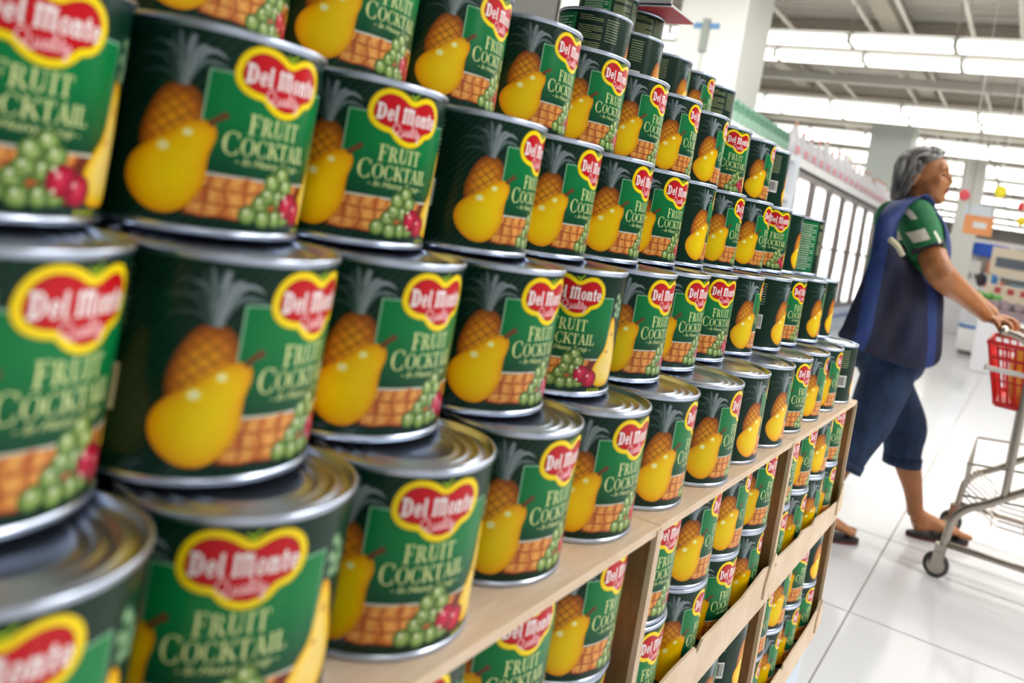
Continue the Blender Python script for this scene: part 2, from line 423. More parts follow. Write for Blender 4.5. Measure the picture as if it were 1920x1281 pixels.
# pineapple chunks under the panel
poly([(-44,.095),(26,.095),(40,.292),(-40,.292)], rgb(112, 44, 22), 5)
gx = lambda c, r: -43+c*9.4+(r % 2)*1.2+random.Random(c*7+r).uniform(-1.4, 1.4)
gv = lambda c, r: .098+r*.0655+random.Random(c*13+r*5).uniform(-.008, .008)
for r in range(3):
    for c in range(7):
        j = random.Random(r*31+c)
        cs = [(gx(c,r), gv(c,r)), (gx(c+1,r), gv(c+1,r)), (gx(c+1,r+1), gv(c+1,r+1)), (gx(c,r+1), gv(c,r+1))]
        mid = (sum(q[0] for q in cs)/4+j.uniform(-1.5,1.5), sum(q[1] for q in cs)/4+j.uniform(-.012,.012))
        for q in range(4):
            col_ = mixc(rgb(196,100,44), rgb(232,150,70), j.random())
            poly([cs[q], cs[(q+1)%4], mid], lambda u, w_, c_=col_, m_=uv(*mid): mixc(rgb(246,188,98), c_, min(1, math.hypot(u-m_[0], w_-m_[1])/.0034)), 6)
            if q in (0, 3): stroke([uv(*cs[q]), uv(*cs[(q+1)%4])], .00085 if j.random() < .6 else .0005, rgb(150,62,30), 7)
        stroke([uv(*mid), uv(mid[0]+j.uniform(-3,3), mid[1]+j.uniform(-.02,.02))], .0005, rgb(190,92,40), 7)
poly([(-41,.292),(43,.292),(43,.305),(-41,.305)], rgb(206, 206, 190), 6)
# whole pear
pear = crv([(-54,.085),(-62,.098),(-70,.145),(-75,.205),(-76.5,.27),(-74,.335),(-68,.39),(-61,.43),(-55,.475),(-49,.518),(-43,.54),(-37,.538),(-33.6,.51),(-33,.46),(-34.8,.40),(-35.2,.33),(-35,.26),(-37.5,.19),(-42,.13),(-48,.095)], 3)
rings_shape([uv(*p) for p in pear], uv(-53,.28), [rgb(254,224,6), rgb(254,216,2), rgb(252,205,0), rgb(246,184,0), rgb(220,138,4)], 8)
stroke([uv(-37,.53), uv(-33.5,.56), uv(-29.5,.585)], [.0028,.0024,.0034], rgb(112,62,34), 9)
for d, v, r in ((-47,.475,.0024), (-58,.395,.0030)):
    blob(d, v, r*1.2, r, [rgb(255,255,235), rgb(255,248,170), rgb(254,232,70), rgb(252,216,14)], 9, 12)
# halved pear on the right, grapes behind it
for (d, v) in ((52,.80),(57,.76),(50,.73),(55,.70),(60,.70),(52,.66),(58,.65)):
    blob(d, v, .0034, .0034, [rgb(176,204,160), rgb(132,170,128), rgb(82,124,92), rgb(30,70,50)], 6, 12)
ph = crv([(46,.63),(51,.62),(55,.55),(57.5,.47),(63,.38),(67,.28),(66,.18),(58,.10),(48,.08),(37,.09),(30.5,.15),(30,.23),(35,.31),(41,.38),(43.6,.47),(44.5,.56)], 3)
rings_shape([uv(*p) for p in ph], uv(50,.28), [rgb(246,214,120), rgb(248,218,124), rgb(248,214,96), rgb(246,200,30), rgb(226,150,10)], 8)
dot(50, .50, .0016, .0022, rgb(196,130,70), 9); dot(46, .36, .002, .0014, rgb(206,140,76), 9)
# grapes
for (d, v) in ((15,.215),(-3,.185),(9,.335),(2.5,.295),(13.5,.28),(16,.125),(1.0,.225),(9,.22),(-10,.125),(0,.112),(9,.118)):
    blob(d, v, .0051, .0051, [rgb(190,206,140), rgb(142,172,92), rgb(96,130,60), rgb(34,66,30)], 9, 16)
    dot(d-1.4, v+.016, .0010, .0011, rgb(232,240,204), 10, 8)
# cherries
for (d, v) in ((18.5,.185),(28,.15)):
    blob(d, v, .0074, .0070, [rgb(224,60,92), rgb(198,30,66), rgb(168,18,52), rgb(112,10,34)], 10, 18)
    dot(d-2.5, v+.022, .0012, .0012, rgb(250,180,190), 11, 8)
for k in range(5): dot(29+k*3.4, .058+.004*(k % 2), .0011, .0012, rgb(190,196,30), 10, 5)
# emblem
outl = [(-29.5,.80),(-28,.865),(-24,.915),(-17.5,.944),(-10,.944),(-3.5,.924),(2,.90),(7.5,.924),(13.5,.94),(20.5,.932),(26.3,.895),(29.2,.845),(29.5,.79),(27.3,.738),(22.8,.703),(17.6,.688),(14.8,.662),(10,.632),(3,.618),(-4,.629),(-9,.656),(-12.2,.682),(-18,.69),(-24,.712),(-28,.75)]
ou = [uv(*p) for p in crv(outl, 4)]
def inset(P, dist):
    n = len(P); out = []
    for i in range(n):
        a, b = P[i-1], P[(i+1)%n]; dx, dy = b[0]-a[0], b[1]-a[1]; l = math.hypot(dx, dy)
        out.append((P[i][0]+dy/l*-dist*-1, P[i][1]-dx/l*dist*1))
    return out
sgn = sum(a[0]*b[1]-b[0]*a[1] for a, b in zip(ou, ou[1:]+ou[:1]))
k_ = -1 if sgn > 0 else 1
cen = uv(1, .79)
rings_shape(ou, cen, [YEL, YEL, rgb(236, 196, 0)], 12, (0, .93, 1))
rings_shape(inset(ou, .0033*k_), cen, [RED, RED, rgb(176, 18, 34)], 13, (0, .86, 1))
stroke([uv(2,.905), uv(3,.925), uv(5.5,.945)], [.0012,.001,.0008], rgb(170,210,20), 13); stroke([uv(2,.915), uv(-1,.93)], .0009, rgb(170,210,20), 13)
text(GOT, 'Del Monte', -23.5, 25.5, .757, .096, WHT, 14, .05)
# script word under it
PK = rgb(246, 196, 200)
def script(seq, d0, v0, sx, sv, wd, col, layer):
    for pl in seq: stroke([uv(d0+x*sx, v0+y*sv) for x, y in pl], wd, col, layer)
Q = [[(1.5,.3),(.7,.1),(.1,.45),(.3,.95),(1,1.1),(1.6,.8),(1.5,.3),(1.1,.05),(1.9,-.2),(2.3,0)]]
u_ = lambda x: [[(x,.6),(x,.15),(x+.3,0),(x+.6,.2),(x+.65,.6)], [(x+.65,.6),(x+.65,.1),(x+.9,.05)]]
a_ = lambda x: [[(x+.6,.5),(x+.3,.62),(x,.3),(x+.2,0),(x+.6,.25),(x+.65,.6),(x+.65,.1),(x+.95,.1)]]
l_ = lambda x: [[(x,.15),(x+.45,.9),(x+.3,1.15),(x+.1,.9),(x+.15,.1),(x+.45,.1)]]
i_ = lambda x: [[(x,.6),(x+.05,.1),(x+.35,.1)]]
t_ = lambda x: [[(x+.15,1.0),(x+.12,.1),(x+.45,.1)], [(x-.1,.68),(x+.45,.72)]]
y_ = lambda x: [[(x,.6),(x+.1,.15),(x+.45,.15),(x+.6,.6)], [(x+.6,.6),(x+.45,-.4),(x+.05,-.45),(x+.4,0),(x+.95,.4)]]
script(Q+u_(2.3)+a_(3.35)+l_(4.35)+i_(4.95)+t_(5.4)+y_(5.95), -11, .683, 3.35, .058, .00072, PK, 14)
text(SER, 'FRUIT', -17.5, 16, .518, .088, CREAM, 8, .05, 1.12)
text(SER, 'COCKTAIL', -30, 26.5, .412, .082, CREAM, 8, .03, 1.32)
# small italic line: - In Heavy Syrup -
fc = bpy.data.curves.new('tmp_text', 'FONT'); fc.body = '- In Heavy Syrup -'; fc.size = 1; fc.shear = .3; fc.resolution_u = 2
fo = bpy.data.objects.new('tmp_text', fc); C.objects.link(fo)
dg = bpy.context.evaluated_depsgraph_get(); me = fo.evaluated_get(dg).to_mesh()
wx = max(v.co.x for v in me.vertices); sx = 46*DEG/wx
for p in me.polygons:
    cut_add([(-22*DEG+me.vertices[i].co.x*sx, .362*CH+me.vertices[i].co.y*.052*CH) for i in p.vertices], CREAM, 8)
fo.evaluated_get(dg).to_mesh_clear(); bpy.data.objects.remove(fo); bpy.data.curves.remove(fc)
# back of the label: bright facts panel, ingredient text, bar code
def words(d0, d1, v, hgt, col, layer, rnd):
    d = d0
    while d < d1-.5:
        wd = min(rnd.uniform(1.2, 4.2), d1-d); poly([(d,v),(d+wd,v),(d+wd,v+hgt),(d,v+hgt)], col, layer); d += wd+.8
rn = random.Random(3)
poly([(134,.06),(180,.06),(180,.93),(134,.93)], rgb(6,120,66), 2); poly([(-180,.06),(-166,.06),(-166,.93),(-180,.93)], rgb(6,120,66), 2)
poly([(136,.08),(136.6,.08),(136.6,.91),(136,.91)], KEY, 3); poly([(-169,.08),(-168.4,.08),(-168.4,.91),(-169,.91)], KEY, 3)
for k in range(20):
    v = .10+k*.04
    words(139, 179, v, .017, rgb(214,232,210), 3, rn)
    if k % 3: words(-179, -172, v, .017, rgb(214,232,210), 3, rn)
    if k % 5 == 0: poly([(137,v-.012),(179.9,v-.012),(179.9,v-.008),(137,v-.008)], rgb(190,220,196), 3)
for k in range(21):
    v = .895-k*.026
    if k in (3, 4, 12): continue
    words(-160, -124 if k % 4 else -140, v, .011, rgb(176,186,130), 3, rn)
for k in range(9): words(-118, -97, .88-k*.034, .012, rgb(168,182,140), 3, rn)
poly([(-117,.28),(-96,.28),(-96,.475),(-117,.475)], rgb(232,232,228), 3)
d = -115.5
while d < -98:
    wd = rn.choice((.35,.6,.9)); poly([(d,.31),(d+wd,.31),(d+wd,.455),(d,.455)], rgb(40,40,40), 4); d += wd+rn.choice((.4,.7))
for k in range(16): words(76, 128, .84-k*.045, .015, rgb(150,176,130), 3, rn) if k % 4 != 3 else None
# --- wrap and build the label mesh
co, nr = [], []
for (u, v, l) in L_v:
    a = u/CR; r = CR+l*.000022
    co.append((r*math.sin(a), -r*math.cos(a), v)); nr.append((math.sin(a), -math.cos(a), 0))
fs = []
for f in L_f:                                   # orient outwards
    ar = sum(L_v[f[i]][0]*L_v[f[(i+1)%len(f)]][1]-L_v[f[(i+1)%len(f)]][0]*L_v[f[i]][1] for i in range(len(f)))
    fs.append(f if ar > 0 else f[::-1])
lm = bpy.data.meshes.new('label'); lm.from_pydata(co, [], fs)
ca = lm.color_attributes.new('print', 'FLOAT_COLOR', 'POINT')
ca.data.foreach_set('color', [x for c in L_c for x in c])
lm.materials.append(LABEL)
for p in lm.polygons: p.use_smooth = True
lm.normals_split_custom_set_from_vertices(nr)

# ------------------------------------------------------------------ the can
RIM = .0507
def make_can():
    t = thing('fruit_can', (0,0,0), 'x', 'can')
    bm = bmesh.new()
    lathe(bm, [(.030,.004),(.0455,.004),(.0465,.0008),(.0490,0),(.0503,.0006),(RIM,.0018),(RIM,.0030),(.0500,.0038),(.0495,.0044),(.0494,.006),(.0494,CH-.006)], 72, cap0=True)
    finish('tin_body', bm, TIN, t, True)
    bm = bmesh.new()
    lathe(bm, [(.0494,CH-.006),(.0495,CH-.0044),(.0500,CH-.0036),(RIM,CH-.0028),(RIM,CH-.0012),(.0503,CH-.0003),(.0494,CH),(.0482,CH-.0006),(.0476,CH-.0038),(.0462,CH-.0042),(.0430,CH-.0038),(.0415,CH-.0024),(.0400,CH-.0022),(.0388,CH-.0036),(.0360,CH-.0040),(.0346,CH-.0028),(.0330,CH-.0026),(.0316,CH-.0040),(.0292,CH-.0042),(.0280,CH-.0032),(.0262,CH-.0031),(.0250,CH-.0040),(.012,CH-.0040),(.002,CH-.0040)], 72, cap1=True)
    finish('lid', bm, TIN, t, True)
    o = bpy.data.objects.new('label', lm); C.objects.link(o); o.parent = t
    return t
can0 = make_can(); can_used = [False]
def place_can(x, y, z, rot, label, group):
    if not can_used[0]:
        can_used[0] = True; can0.location = (x, y, z); can0.rotation_euler = (0, 0, R_(rot)); tag(can0, label, None, group); return can0
    return copy_thing(can0, (x, y, z), R_(rot), label, group)
ORD = ['first','second','third','fourth','fifth','sixth','seventh','eighth','ninth','tenth','eleventh','twelfth','thirteenth','fourteenth','fifteenth']
def relax(xs, mn=.1016):
    xs = list(xs)
    for _ in range(300):
        for i in range(len(xs)-1):
            g = xs[i+1]-xs[i]
            if g < mn: xs[i] -= (mn-g)/2; xs[i+1] += (mn-g)/2
    return xs
TIERS = [
 ('lowest loose tier', 0, [.038,.1425,.2486,.3449,.458,.5581,.6578,.7628,.8684,.9721,1.0754,1.1786,1.282,1.3885],
  [0,.002,.0076,.0018,.0066,.0024,.0012,-.0066,-.0026,-.0032,.0003,.0003,.0014,-.0017], 0.0,
  [-30,-18,-32,-23,0,-6,15,10,34,34,-8,15,7,69]),
 ('second loose tier', 1, [.043,.1464,.2441,.349,.4565,.5604,.6637,.7635,.8671,.9705,1.0768,1.1783,1.2839,1.3868],
  [0,-.0018,-.005,-.0011,-.0062,-.0034,-.0035,.002,.007,.0063,-.0004,.0038,-.0033,.0017], .0488,
  [0,20,17,1,0,-48,-4,-6,-18,27,45,-8,35,51]),
 ('third loose tier', 2, [.057,.1602,.2633,.3656,.4764,.5751,.6804,.781,.8809,.9856,1.0921,1.1961,1.2985,1.4001],
  [0,.0026,-.0017,-.0011,-.0078,-.0016,-.0032,.0009,.0074,.0046,-.0007,-.0013,.006,-.004], .1004,
  [0,-2,2,-12,16,8,5,-7,38,8,9,-29,55,146]),
 ('fourth loose tier', 3, [.170,.2735,.377,.4805,.5875,.6885,.7908,.8932,.9956,1.0991,1.207,1.3085],
  [0,0,0,0,-.0024,-.0002,.0003,.0003,.0011,.0021,-.0035,.0007], .1505,
  [0,15,6,10,6,-3,3,8,23,-27,18,70]),
 ('fifth loose tier', 4, [.90,1.003,1.112,1.216,1.32], [0,0,0,0,0], .275, [78,60,47,12,95]),
 ('topmost loose tier', 5, [1.13,1.235], [0,0], .400, [112,98]),
]
def side_word(rot):
    if abs(rot) <= 20: return 'emblem outward'
    if rot < -20: return 'cherries outward'
    if rot <= 60: return 'pear outward'
    return 'bar code outward'
for nm, k, xs, jy, y0, rots in TIERS:
    xs = relax(xs); n = len(xs)
    for i, x in enumerate(xs):
        place_can(x, y0+jy[i], BASE+k*CH, rots[i], 'green fruit can, %s from the aisle end of the %s, %s' % (ORD[n-1-i], nm, side_word(rots[i])), 'cans of the ' + nm)
rr_ = random.Random(11)
def rank(nm, k, xs, y, wd):
    n = len(xs)
    for i, x in enumerate(xs):
        place_can(x, y, BASE+k*CH, rr_.uniform(-40, 40), 'green fruit can in the %s rank of the %s, %s from aisle end' % (wd, nm, ORD[n-1-i]), 'hidden cans of the ' + nm)
rank(TIERS[0][0], 0, [.038+.1035*i for i in range(14)], .1125, 'second')
rank(TIERS[1][0], 1, [.043+.1035*i for i in range(14)], .1590, 'second')
rank(TIERS[2][0], 2, [.057+.1035*i for i in range(13)], .2105, 'second')
rank(TIERS[3][0], 3, [.70+.1035*i for i in range(7)], .2560, 'second')
rank(TIERS[4][0], 4, [1.04+.1035*i for i in range(3)], .3785, 'second')
for k, y in ((0, .2150), (1, .2615), (2, .3130), (3, .3585)): rank(TIERS[k][0], k, [1.04+.1035*i for i in range(3)], y, 'third')

# ------------------------------------------------------------------ cartons with two layers of cans each
CT = .003; CPITCH = 2*CH + 2*CT                 # wall thickness, carton height
def lip_mesh(x0, x1, z0, tops, y, th):
    bm = bmesh.new(); P = [(x0, z0)] + [(x1, z0)] + [(x0+(x1-x0)*t, z0+hh) for t, hh in tops[::-1]]
    f = bm.faces.new([bm.verts.new((x, y, z)) for x, z in P])
    e = bmesh.ops.extrude_face_region(bm, geom=[f]); bmesh.ops.translate(bm, vec=(0, th, 0), verts=[v for v in e['geom'] if isinstance(v, bmesh.types.BMVert)])
    bmesh.ops.triangulate(bm, faces=bm.faces[:])
    return bm
TRAYS = [(-.226,.189),(.1915,.6065),(.6085,1.0225),(1.0250,1.4395)]
TW = ['fourth','third','second','end']
FY, BY = -.0575, .268
LIPS = [[(0,.05),(.1,.046),(.3,.038),(.6,.036),(.64,.042),(.7,.036),(1,.04)], [(0,.044),(.06,.052),(.1,.040),(.4,.041),(.42,.034),(.44,.041),(.8,.043),(.92,.050),(.97,.062),(1,.048)],
        [(0,.040),(.2,.047),(.35,.046),(.37,.036),(.40,.046),(.7,.044),(.9,.052),(1,.046)], [(0,.060),(.04,.048),(.3,.044),(.34,.049),(.5,.040),(.54,.046),(.8,.036),(1,.032)]]
crot = {}
for ti, (x0, x1) in enumerate(TRAYS):
    for lv in range(2):
        z1 = BASE - lv*CPITCH; z0 = z1 - CPITCH
        lab = 'open-fronted brown carton, %s along from the aisle end, %s course' % (TW[ti], ('upper', 'lower')[lv])
        t = thing('carton', ((x0+x1)/2, FY, z0), lab.replace('end along from the aisle end', 'last at the aisle end'), 'carton', 'open cartons under the can pyramid')
        ox, oy, oz = -(x0+x1)/2, -FY, -z0
        def part(name, m, a, b, c, d, e, f, bev=0): return bxo(name, m, t, a+ox, b+ox, c+oy, d+oy, e+oz, f+oz, bev)
        part('top_panel', CARD, x0-.0008, x1+.0008, FY-.0005, BY, z1-CT, z1, .0008)
        part('top_flap', CARD, x0+.001, x1-.001, FY+.0003, FY+.0030, z1-CT-.0045, z1-CT)
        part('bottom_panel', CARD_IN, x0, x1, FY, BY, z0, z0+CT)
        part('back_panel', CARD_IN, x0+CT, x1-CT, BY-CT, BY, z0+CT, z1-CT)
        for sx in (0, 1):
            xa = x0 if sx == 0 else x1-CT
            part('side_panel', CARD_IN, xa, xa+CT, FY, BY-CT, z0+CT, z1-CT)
            part('corner_edge', CARD, xa-.0006, xa+CT+.0006, FY-.0012, FY+.004, z0+CT, z1-CT)
        bm = lip_mesh(x0+ox, x1+ox, 0, LIPS[(ti+2*lv) % 4], FY-.0028+oy, .0028)
        lp = finish('front_lip', bm, CARD, t)
        if lv == 0 or ti == 3:                  # torn tongue where two lips meet
            bm = lip_mesh(x1-.035+ox, x1+.004+ox, .012, [(0,.018),(.3,.040),(.6,.052),(.8,.030),(1,.034)], FY-.0056+oy, .0026)
            finish('torn_flap', bm, CARD, lp)
        for ly in range(2):
            for ci in range(4):
                x = x0+CT+.0008+RIM+ci*.10165+.0012
                rot = rr_.uniform(-14, 22)
                if (ti, lv, ly) == (1, 0, 1): rot = (0, -26, -16, 4)[ci]
                if (ti, lv, ly) == (2, 0, 1): rot = (-6, 14, 18, 2)[ci]
                if (ti, lv, ly) == (3, 0, 1): rot = (-2, 2, 22, -8)[ci]
                if (ti, lv, ly) == (2, 1, 1): rot = (2, 10, 44, 58)[ci]
                if (ti, lv, ly) == (3, 1, 1): rot = (16, 22, -2, 46)[ci]
                place_can(x, FY+.0035+RIM+rr_.uniform(0, .002), z0+CT+ly*CH, rot,
                    'green fruit can in the %s %s carton, %s layer, %s from the aisle end' % (('upper','lower')[lv], TW[ti], ('bottom','top')[ly], ORD[3-ci]), 'boxed cans of the %s course' % ('upper','lower')[lv])
PZ = BASE-2*CPITCH
pl = thing('display_plinth', (.6, .3, 0), 'pale blue plinth under the cartons of cans', 'plinth')
bxo('deck', mat('plinth_blue', rgb(196, 214, 232), .35), pl, -.85, .835, -.352, .30, PZ-.03, PZ, .003)
bxo('skirt', mat('plinth_skirt', rgb(206, 220, 236), .35), pl, -.84, .825, -.345, .29, .012, PZ-.03)
bxo('foot', WHITE, pl, -.80, .78, -.30, .25, 0, .012)
# red card lying across the topmost cans
t = thing('price_card', (1.22, .37, BASE+6*CH), 'red promotional card with white edges lying on the topmost cans', 'sign')
bxo('card_face', mat('card_red', rgb(196, 52, 60), .5), t, -.047, .053, -.062, .085, .0002, .0022)
b_ = bmesh.new(); box(b_, -.050, .056, -.065, .088, .0022, .0052); finish('card_backing', b_, WHITE, t)
b_ = bmesh.new(); box(b_, -.050, -.047, -.065, .088, 0.0002, .0160); finish('upturned_edge', b_, WHITE, t)
#@@REST@@
# ------------------------------------------------------------------ wall units behind the display
t = thing('wall_gondola', (6.2, 2.05, 0), 'tall white shelf unit with green jars on top behind the cans', 'shelf unit')
bxo('back_panel', WHITE, t, -1.9, 1.8, .33, .36, 0, 1.93)
bxo('end_panel', mat('end_panel', rgb(226, 232, 240), .35), t, 1.76, 1.81, -.06, .36, 0, 1.97, .01)
bxo('end_panel', WHITE, t, -1.9, -1.87, 0, .36, 0, 1.93)
for z in (.15, .6, 1.05, 1.5, 1.9):
    bxo('shelf', WHITE, t, -1.87, 1.76, 0, .33, z, z+.025)
    bxo('price_rail', mat('rail', rgb(236, 236, 238), .3), t, -1.87, 1.76, -.02, 0, z-.015, z+.05)
JG = mat('jar_green', rgb(62, 116, 84), .3, noise=(9, rgb(84, 136, 106)))
def make_jar():
    t = thing('green_jar', (0,0,0), 'x', 'jar')
    bm = bmesh.new(); lathe(bm, [(.05,0),(.058,.006),(.058,.17),(.052,.19)], 20, True, True); finish('body', bm, JG, t, True)
    bm = bmesh.new(); lathe(bm, [(.05,.19),(.05,.225),(.045,.23)], 20, True, True); finish('cap', bm, mat('jar_cap', rgb(120, 160, 138), .4), t, True)
    bm = bmesh.new(); lathe(bm, [(.0588,.05),(.0588,.13)], 20); finish('band', bm, mat('jar_band', rgb(150, 186, 164), .5), t, True)
    return t
j0 = make_jar()
for k in range(24):
    p = (4.5+k*.142, 2.13, 1.925); lab = 'green jar with pale cap in the row on top of the white shelf unit'
    if k == 0: j0.location = p; tag(j0, lab, None, 'jars on the shelf unit')
    else: copy_thing(j0, p, 0, lab, 'jars on the shelf unit')
# upright freezers
FRAME = mat('freezer_frame', rgb(120, 112, 112), .35, .3)
LIT = mat('freezer_led', (1, .96, .9, 1), .5, emit=7.0)
GLASS = mat('freezer_glass', (.95, .98, 1, 1), .04, trans=1.0)
def make_freezer():
    t = thing('upright_freezer', (0,0,0), 'x', 'freezer')
    b = finish('body', (lambda bm: (box(bm, 0, 1.6, .60, .64, 0, 1.92), box(bm, 0, .02, .03, .60, 0, 1.92), box(bm, 1.58, 1.6, .03, .60, 0, 1.92), box(bm, .02, 1.58, .03, .60, 1.86, 1.92), bm)[-1])(bmesh.new()), WHITE, t)
    bxo('plinth', mat('freezer_plinth', rgb(190, 204, 224), .35), t, .0, 1.6, -.06, .60, .0, .30, .01)
    bxo('blue_band', mat('freezer_blue', rgb(84, 118, 176), .35), t, .0, 1.6, -.07, -.06, .16, .21)
    bxo('top_rail', mat('rail', rgb(236, 236, 238), .3), t, 0, 1.6, -.05, .03, 1.86, 1.95)
    bxo('rail_shadow_gap', mat('gap', rgb(70, 60, 60), .6), t, 0, 1.6, -.03, .03, 1.82, 1.86)
    for z in (.55, .85, 1.15, 1.45): bxo('shelf', WHITE, t, .03, 1.57, .2, .58, z, z+.02)
    bxo('light_panel', LIT, t, .03, 1.57, .585, .595, .34, 1.82)
    for d in range(2):
        x = d*.8
        f = bmesh.new()
        box(f, x+.01, x+.075, -.04, .02, .31, 1.82); box(f, x+.725, x+.79, -.04, .02, .31, 1.82)
        box(f, x+.075, x+.725, -.04, .02, .31, .36); box(f, x+.075, x+.725, -.04, .02, 1.76, 1.82); box(f, x+.075, x+.725, -.03, .01, 1.06, 1.09)
        dr = finish('door', f, FRAME, t)
        bxo('pane', GLASS, dr, x+.075, x+.725, -.012, -.004, .36, 1.76)
        bxo('handle', FRAME, dr, x+.70, x+.715, -.08, -.06, .8, 1.3); bxo('led_strip', LIT, dr, x+.076, x+.090, .012, .13, .37, 1.75); bxo('led_strip', LIT, dr, x+.710, x+.724, .012, .13, .37, 1.75)
    return t
fz = make_freezer()
for k in range(5):
    p = (8.06+k*1.605, 2.06, 0); lab = 'lit glass-door upright freezer, %s after the white shelf unit' % ORD[k]
    if k == 0: fz.location = p; tag(fz, lab, None, 'upright freezers along the aisle')
    else: copy_thing(fz, p, 0, lab, 'upright freezers along the aisle')
# stock inside and packs on top of the freezers
cols = [rgb(236,226,214), rgb(222,120,70), rgb(180,170,140), rgb(240,238,232), rgb(200,60,60), rgb(150,150,90)]
rs = random.Random(5)
for k in range(10):
    for zi, z in enumerate((.57, .87, 1.17, 1.47)):
        x = 8.06+.12+k*.8+(k//2)*.005; c = rs.randrange(6)
        t = thing('frozen_box', (x, 2.36, z), 'stacked frozen food box on %s shelf behind the %s freezer door' % (('lowest','second','third','top')[zi], ORD[k]), 'box', 'frozen food boxes')
        bxo('box_body', mat('frozen_%d' % c, cols[c], .5), t, 0, .5, 0, .18, 0, rs.uniform(.14, .22), .004); bxo('box_label', mat('frozen_label', rgb(236, 236, 230), .5), t, .1, .4, -.002, .001, .03, .11)
PW = mat('pack_white', rgb(232, 228, 232), .4, noise=(6, rgb(214, 212, 220))); PP = mat('pack_pink', rgb(226, 128, 140), .4)
for k in range(22):
    x = 8.20+k*.355; h_ = rs.uniform(.30, .40)
    t = thing('snack_pack', (x, 2.16, 1.945), 'pale plastic snack pack with pink label standing on the freezers', 'pack', 'packs along the freezer tops')
    bm = bmesh.new()
    pr = [(.15,.045,0),(.155,.06,.05),(.15,.06,h_*.5),(.12,.03,h_*.82),(.06,.01,h_)]
    rings = [[bm.verts.new((a*sx_, b*sy_, z)) for sx_, sy_ in ((-1,-.6),(-.6,-1),(.6,-1),(1,-.6),(1,.6),(.6,1),(-.6,1),(-1,.6))] for a, b, z in pr]
    for a, b in zip(rings, rings[1:]):
        for q in range(8): bm.faces.new((a[q], a[(q+1)%8], b[(q+1)%8], b[q]))
    bm.faces.new(rings[0][::-1]); bm.faces.new(rings[-1]); finish('bag', bm, PW, t, True)
    bxo('label_patch', PP, t, -.07, .07, -.067, -.058, .05, .14, .003); bm = bmesh.new(); lathe(bm, [(.02,h_-.01),(.026,h_+.015),(.006,h_+.05)], 8, True, True); finish('twist_top', bm, mat('twist', rgb(226, 160, 140), .5), t)
# square columns
def column(name, x, y, w_, label, m, ribs=False):
    t = thing(name, (x, y, 0), label, 'column')
    bxo('shaft', m, t, 0, w_, 0, w_, 0, 4.56, .01)
    for zz in (0,): bxo('base_trim', mat('col_trim', rgb(190, 190, 190), .4), t, -.015, w_+.015, -.015, w_+.015, 0, .15)
    if ribs:
        for k in range(34): bxo('louvre', mat('louvre', rgb(206, 214, 208), .5), t, -.012, 0, .02, w_-.02, 1.6+k*.075, 1.65+k*.075)
    return t
COLW = mat('column_white', rgb(232, 232, 226), .5)
cb = column('square_column', 7.0, 2.46, .70, 'big square white column behind the shelf unit with taped bracket', COLW)
p = at_x(1327, 40, 7.0)
bk = bmesh.new(); box(bk, -.03, -.001, p.y-2.46-.035, p.y-2.46+.035, p.z-.30, p.z+.02); finish('bracket', bk, mat('bracket_grey', rgb(150, 156, 150), .5), cb)
for s_ in (-1, 1):
    bk = bmesh.new(); box(bk, -.012, -.001, p.y-2.46+s_*.035-(.10 if s_ < 0 else 0), p.y-2.46+s_*.035+(.10 if s_ > 0 else 0), p.z-.07, p.z-.02); finish('blue_tape', bk, mat('tape_blue', rgb(100, 150, 196), .5), cb)
bk = bmesh.new(); tube(bk, [(-.008, p.y-2.46, p.z-.30), (-.008, p.y-2.46+.02, 1.9)], .006, 6); finish('cord', bk, mat('cord_grey', rgb(190, 190, 186), .5), cb)
column('pillar', 4.0, 2.51, .6, 'white pillar with a dark seam behind the fourth loose tier', COLW)
bxo('seam', mat('seam_dark', rgb(70, 50, 50), .6), bpy.data.objects['pillar'], -.006, .006, -.006, .006, .2, 4.5)
pc = at_x(1622, 300, 16.25)
column('louvred_column', 16.25, pc.y-.82, .80, 'louvred pale column rising beyond the freezers', mat('column_green', rgb(216, 224, 216), .5), True)

# ------------------------------------------------------------------ far side of the hall
pc = at_x(1822, 470, 20); column('slim_column', 20, pc.y, .5, 'slim white column under the orange hanging sign', COLW)
def hung(name, px, py, X, wpx, hpx, m, label, cat, mark=None):
    c = at_x(px, py, X); k = (c-CAM).dot(Fv)/FPX; w_, h_ = wpx*k, hpx*k
    t = thing(name, (X, c.y, c.z-h_/2), label, cat)
    bxo('board', m, t, -.02, .02, -w_/2, w_/2, 0, h_, .006)
    if mark: bxo('white_mark', WHITE, t, -.026, -.02, -w_*.28, w_*.18, h_*.35, h_*.68)
    for s_ in (-1, 1):
        bm = bmesh.new(); tube(bm, [(0, s_*w_*.4, h_), (0, s_*w_*.4, 4.56-(c.z-h_/2))], .006, 5); finish('hanging_wire', bm, BEAM, t)
    return t
hung('hanging_sign', 1834, 423, 12.4, 50, 36, mat('sign_orange', rgb(240, 160, 100), .5), 'orange hanging sign with a white mark', 'sign', True)
hung('hanging_sign', 1836, 400, 16.4, 52, 30, mat('sign_pale', rgb(226, 236, 246), .5), 'pale blank hanging sign above the orange one', 'sign')
